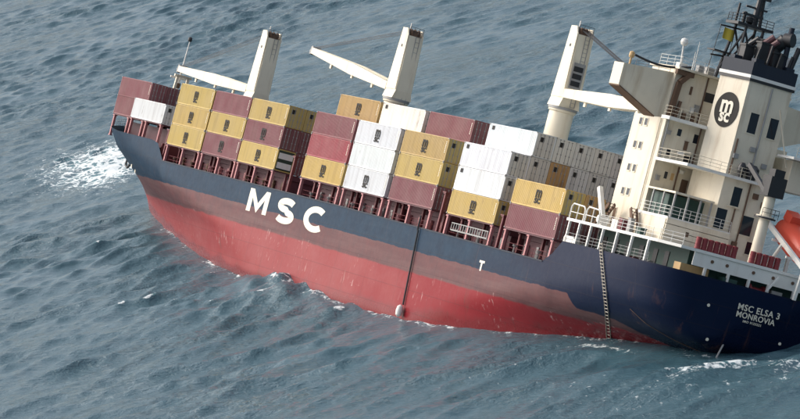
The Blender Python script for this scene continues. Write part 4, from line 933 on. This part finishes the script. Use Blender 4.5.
# yellow signal flag
fl = MB(); nx2, nz2 = 8, 5; v = []; f = []
for s_ in (0, 0.02):
    for i in range(nx2 + 1):
        for j in range(nz2 + 1): v.append((0.12 * math.sin(i * 0.9) + s_, -i * 0.17, -j * 0.24 - 0.02 * i))
k_ = (nx2 + 1) * (nz2 + 1)
for i in range(nx2):
    for j in range(nz2):
        a = i * (nz2 + 1) + j; f += [(a, a + 1, a + nz2 + 2, a + nz2 + 1), (k_ + a, k_ + a + nz2 + 1, k_ + a + nz2 + 2, k_ + a + 1)]
o = fl.add(v, f).build('signal_flag', 'yellow'); place(o, (-124.0, -9.3, 26.3)); tag(o, 'small yellow signal flag flying from the mast yard', 'flag')
# free-fall lifeboat on its launching ramp
LB = bpy.data.objects.new('lifeboat', None); col.objects.link(LB)
rampdir = Vector((-0.92, 0, -0.38)).normalized()
p_top = Vector((-130.4, -18.3, 6.0)); bx = rampdir; bz = Vector((0, 1, 0)).cross(bx); bz = bz if bz.z > 0 else -bz; by = bz.cross(bx)
mlb = Matrix((bx, by, bz)).transposed().to_4x4(); mlb.translation = p_top
LB.matrix_world = SHIP @ mlb; tag(LB, 'orange red enclosed lifeboat on the ramp at the stern', 'lifeboat')
prof = [(-0.2, 0.75, 0.7), (0.4, 1.25, 1.25), (2.0, 1.5, 1.55), (4.5, 1.5, 1.6), (6.6, 1.3, 1.35), (8.0, 0.75, 0.8), (8.7, 0.15, 0.2)]
v = []; f = []; n = 16
for x, w_, h_ in prof:
    for i in range(n):
        t_ = 2 * math.pi * i / n; c_, s_ = math.cos(t_), math.sin(t_)
        v.append((x, w_ * math.copysign(abs(c_) ** 0.7, c_), 1.3 + h_ * math.copysign(abs(s_) ** 0.8, s_) * (0.8 if s_ < 0 else 1.0)))
for k in range(len(prof) - 1):
    for i in range(n): f.append((k*n+i, k*n+(i+1)%n, (k+1)*n+(i+1)%n, (k+1)*n+i))
f += [tuple(range(n)), tuple(range((len(prof)-1)*n, len(prof)*n))]
MB().add(v, f).build('boat_hull', 'orange', LB, True)
MB().box((0.2, -0.7, 2.5), (1.8, 0.7, 3.5)).build('conning_position', 'orange', LB)
for x in (2.2, 3.4, 4.6, 5.8): MB().box((x, 1.42, 1.6), (x + 0.6, 1.56, 2.0)).build('window', 'glass', LB)
MB().box((0.4, -1.55, 1.2), (7.2, 1.56, 1.32)).build('rubbing_band', 'red', LB)
for k in range(5): MB().box((0.9 + k * 1.3, 1.36, 0.45), (1.2 + k * 1.3, 1.5, 1.15)).build('grab_panel', 'red_oxide', LB)
rp = MB()
for yy in (-15.7, -20.6):
    a = Vector((-129.6, yy, 8.3)); b_ = a + rampdir * 12.8; rp.bar(a, b_, 0.32, 0.5); rp.bar(b_, Vector((b_.x + 0.4, yy, 0.1)), 0.32, 0.32, (1, 0, 0)); rp.bar(a, Vector((a.x, yy, 2.65)), 0.32, 0.32, (1, 0, 0)); rp.bar(a.lerp(b_, .55), Vector((a.lerp(b_, .55).x + 2.2, yy, 2.65)), 0.26, 0.26)
for t_ in (0.05, 0.35, 0.65, 0.98):
    a = Vector((-129.6, -15.7, 7.4)) + rampdir * 12.8 * t_; rp.bar(a, a + Vector((0, -4.9, 0)), 0.25, 0.25)
rp.build('launching_ramp', 'white', ship)
# rope ladder hanging from the poop
rl = bpy.data.objects.new('rope_ladder', None); col.objects.link(rl)
rl.matrix_world = SHIP.copy(); tag(rl, 'long pale rope ladder hanging down the dark stern quarter', 'ladder')
def on_hull(x, z, off=0.1): return Vector((x, YC + half(x, z) + off, z))
def lad(t_):
    z = 0.9 - 10.7 * t_
    return interp(z, [(-9.8,-121.9),(-9,-122.5),(-8,-124.15),(-7,-127.1),(-6,-128.8),(-5,-129.35),(-4,-129.65),(-3,-129.3),(-2,-128.85),(-1,-128.25),(0,-127.55),(1,-127.0)]), z
r_ = MB()
for s_ in (-0.27, 0.27): r_.path([on_hull(lad(k / 48)[0] + s_, min(lad(k / 48)[1], 0.05)) + Vector((0, 0, max(lad(k / 48)[1] - 0.05, 0))) for k in range(49)], 0.05, 5)
r_.build('side_rope', 'rope', rl)
rung = MB().box((-0.36, -0.06, -0.035), (0.36, 0.06, 0.035)).mesh('rung', 'wood')
for k in range(32):
    x_, z_ = lad((k + 0.5) / 32); o = link('rung', rung, rl); o.location = on_hull(x_, min(z_, 0.05)) + Vector((0, 0, max(z_ - 0.05, 0))); o.rotation_euler = (0, random.uniform(-.04, .04), 0)
# dark mooring line over the side amidships with a pale float at its end
ml = bpy.data.objects.new('hanging_line', None); col.objects.link(ml); ml.matrix_world = SHIP.copy()
tag(ml, 'dark line hanging over the side amidships with a white float at the water', 'rope')
pts = [Vector((-83.2, 0.25, -1.0)), Vector((-83.3, 0.3, -2.6))] + [Vector((-83.4 - 0.12 * k, 0.24, -2.8 - k * 0.95)) for k in range(10)]
MB().path(pts, 0.11, 6).build('line', 'black', ml)
MB().lathe([(0.1, 0), (0.34, .2), (0.42, .7), (0.34, 1.2), (0.1, 1.4)], (-84.6, 0.55, -12.8), n=12).build('float', 'white', ml, True)
# slack line trailing along the stern quarter
sr = MB(); P = [(-133.5, 0.0), (-135, -0.9), (-136.5, -1.6), (-138.0, -2.1)]
pts = []
for k in range(12):
    t_ = k / 11; z = -5.0 - 2.8 * t_; x = -133.5 - 4.2 * t_; pts.append(Vector((x, YC + half(x, z) + 0.12, z)))
o = MB().path(pts, 0.03, 5).build('slack_line', 'rust'); o.matrix_world = SHIP.copy(); tag(o, 'thin slack line lying along the dark stern quarter near the water', 'rope')
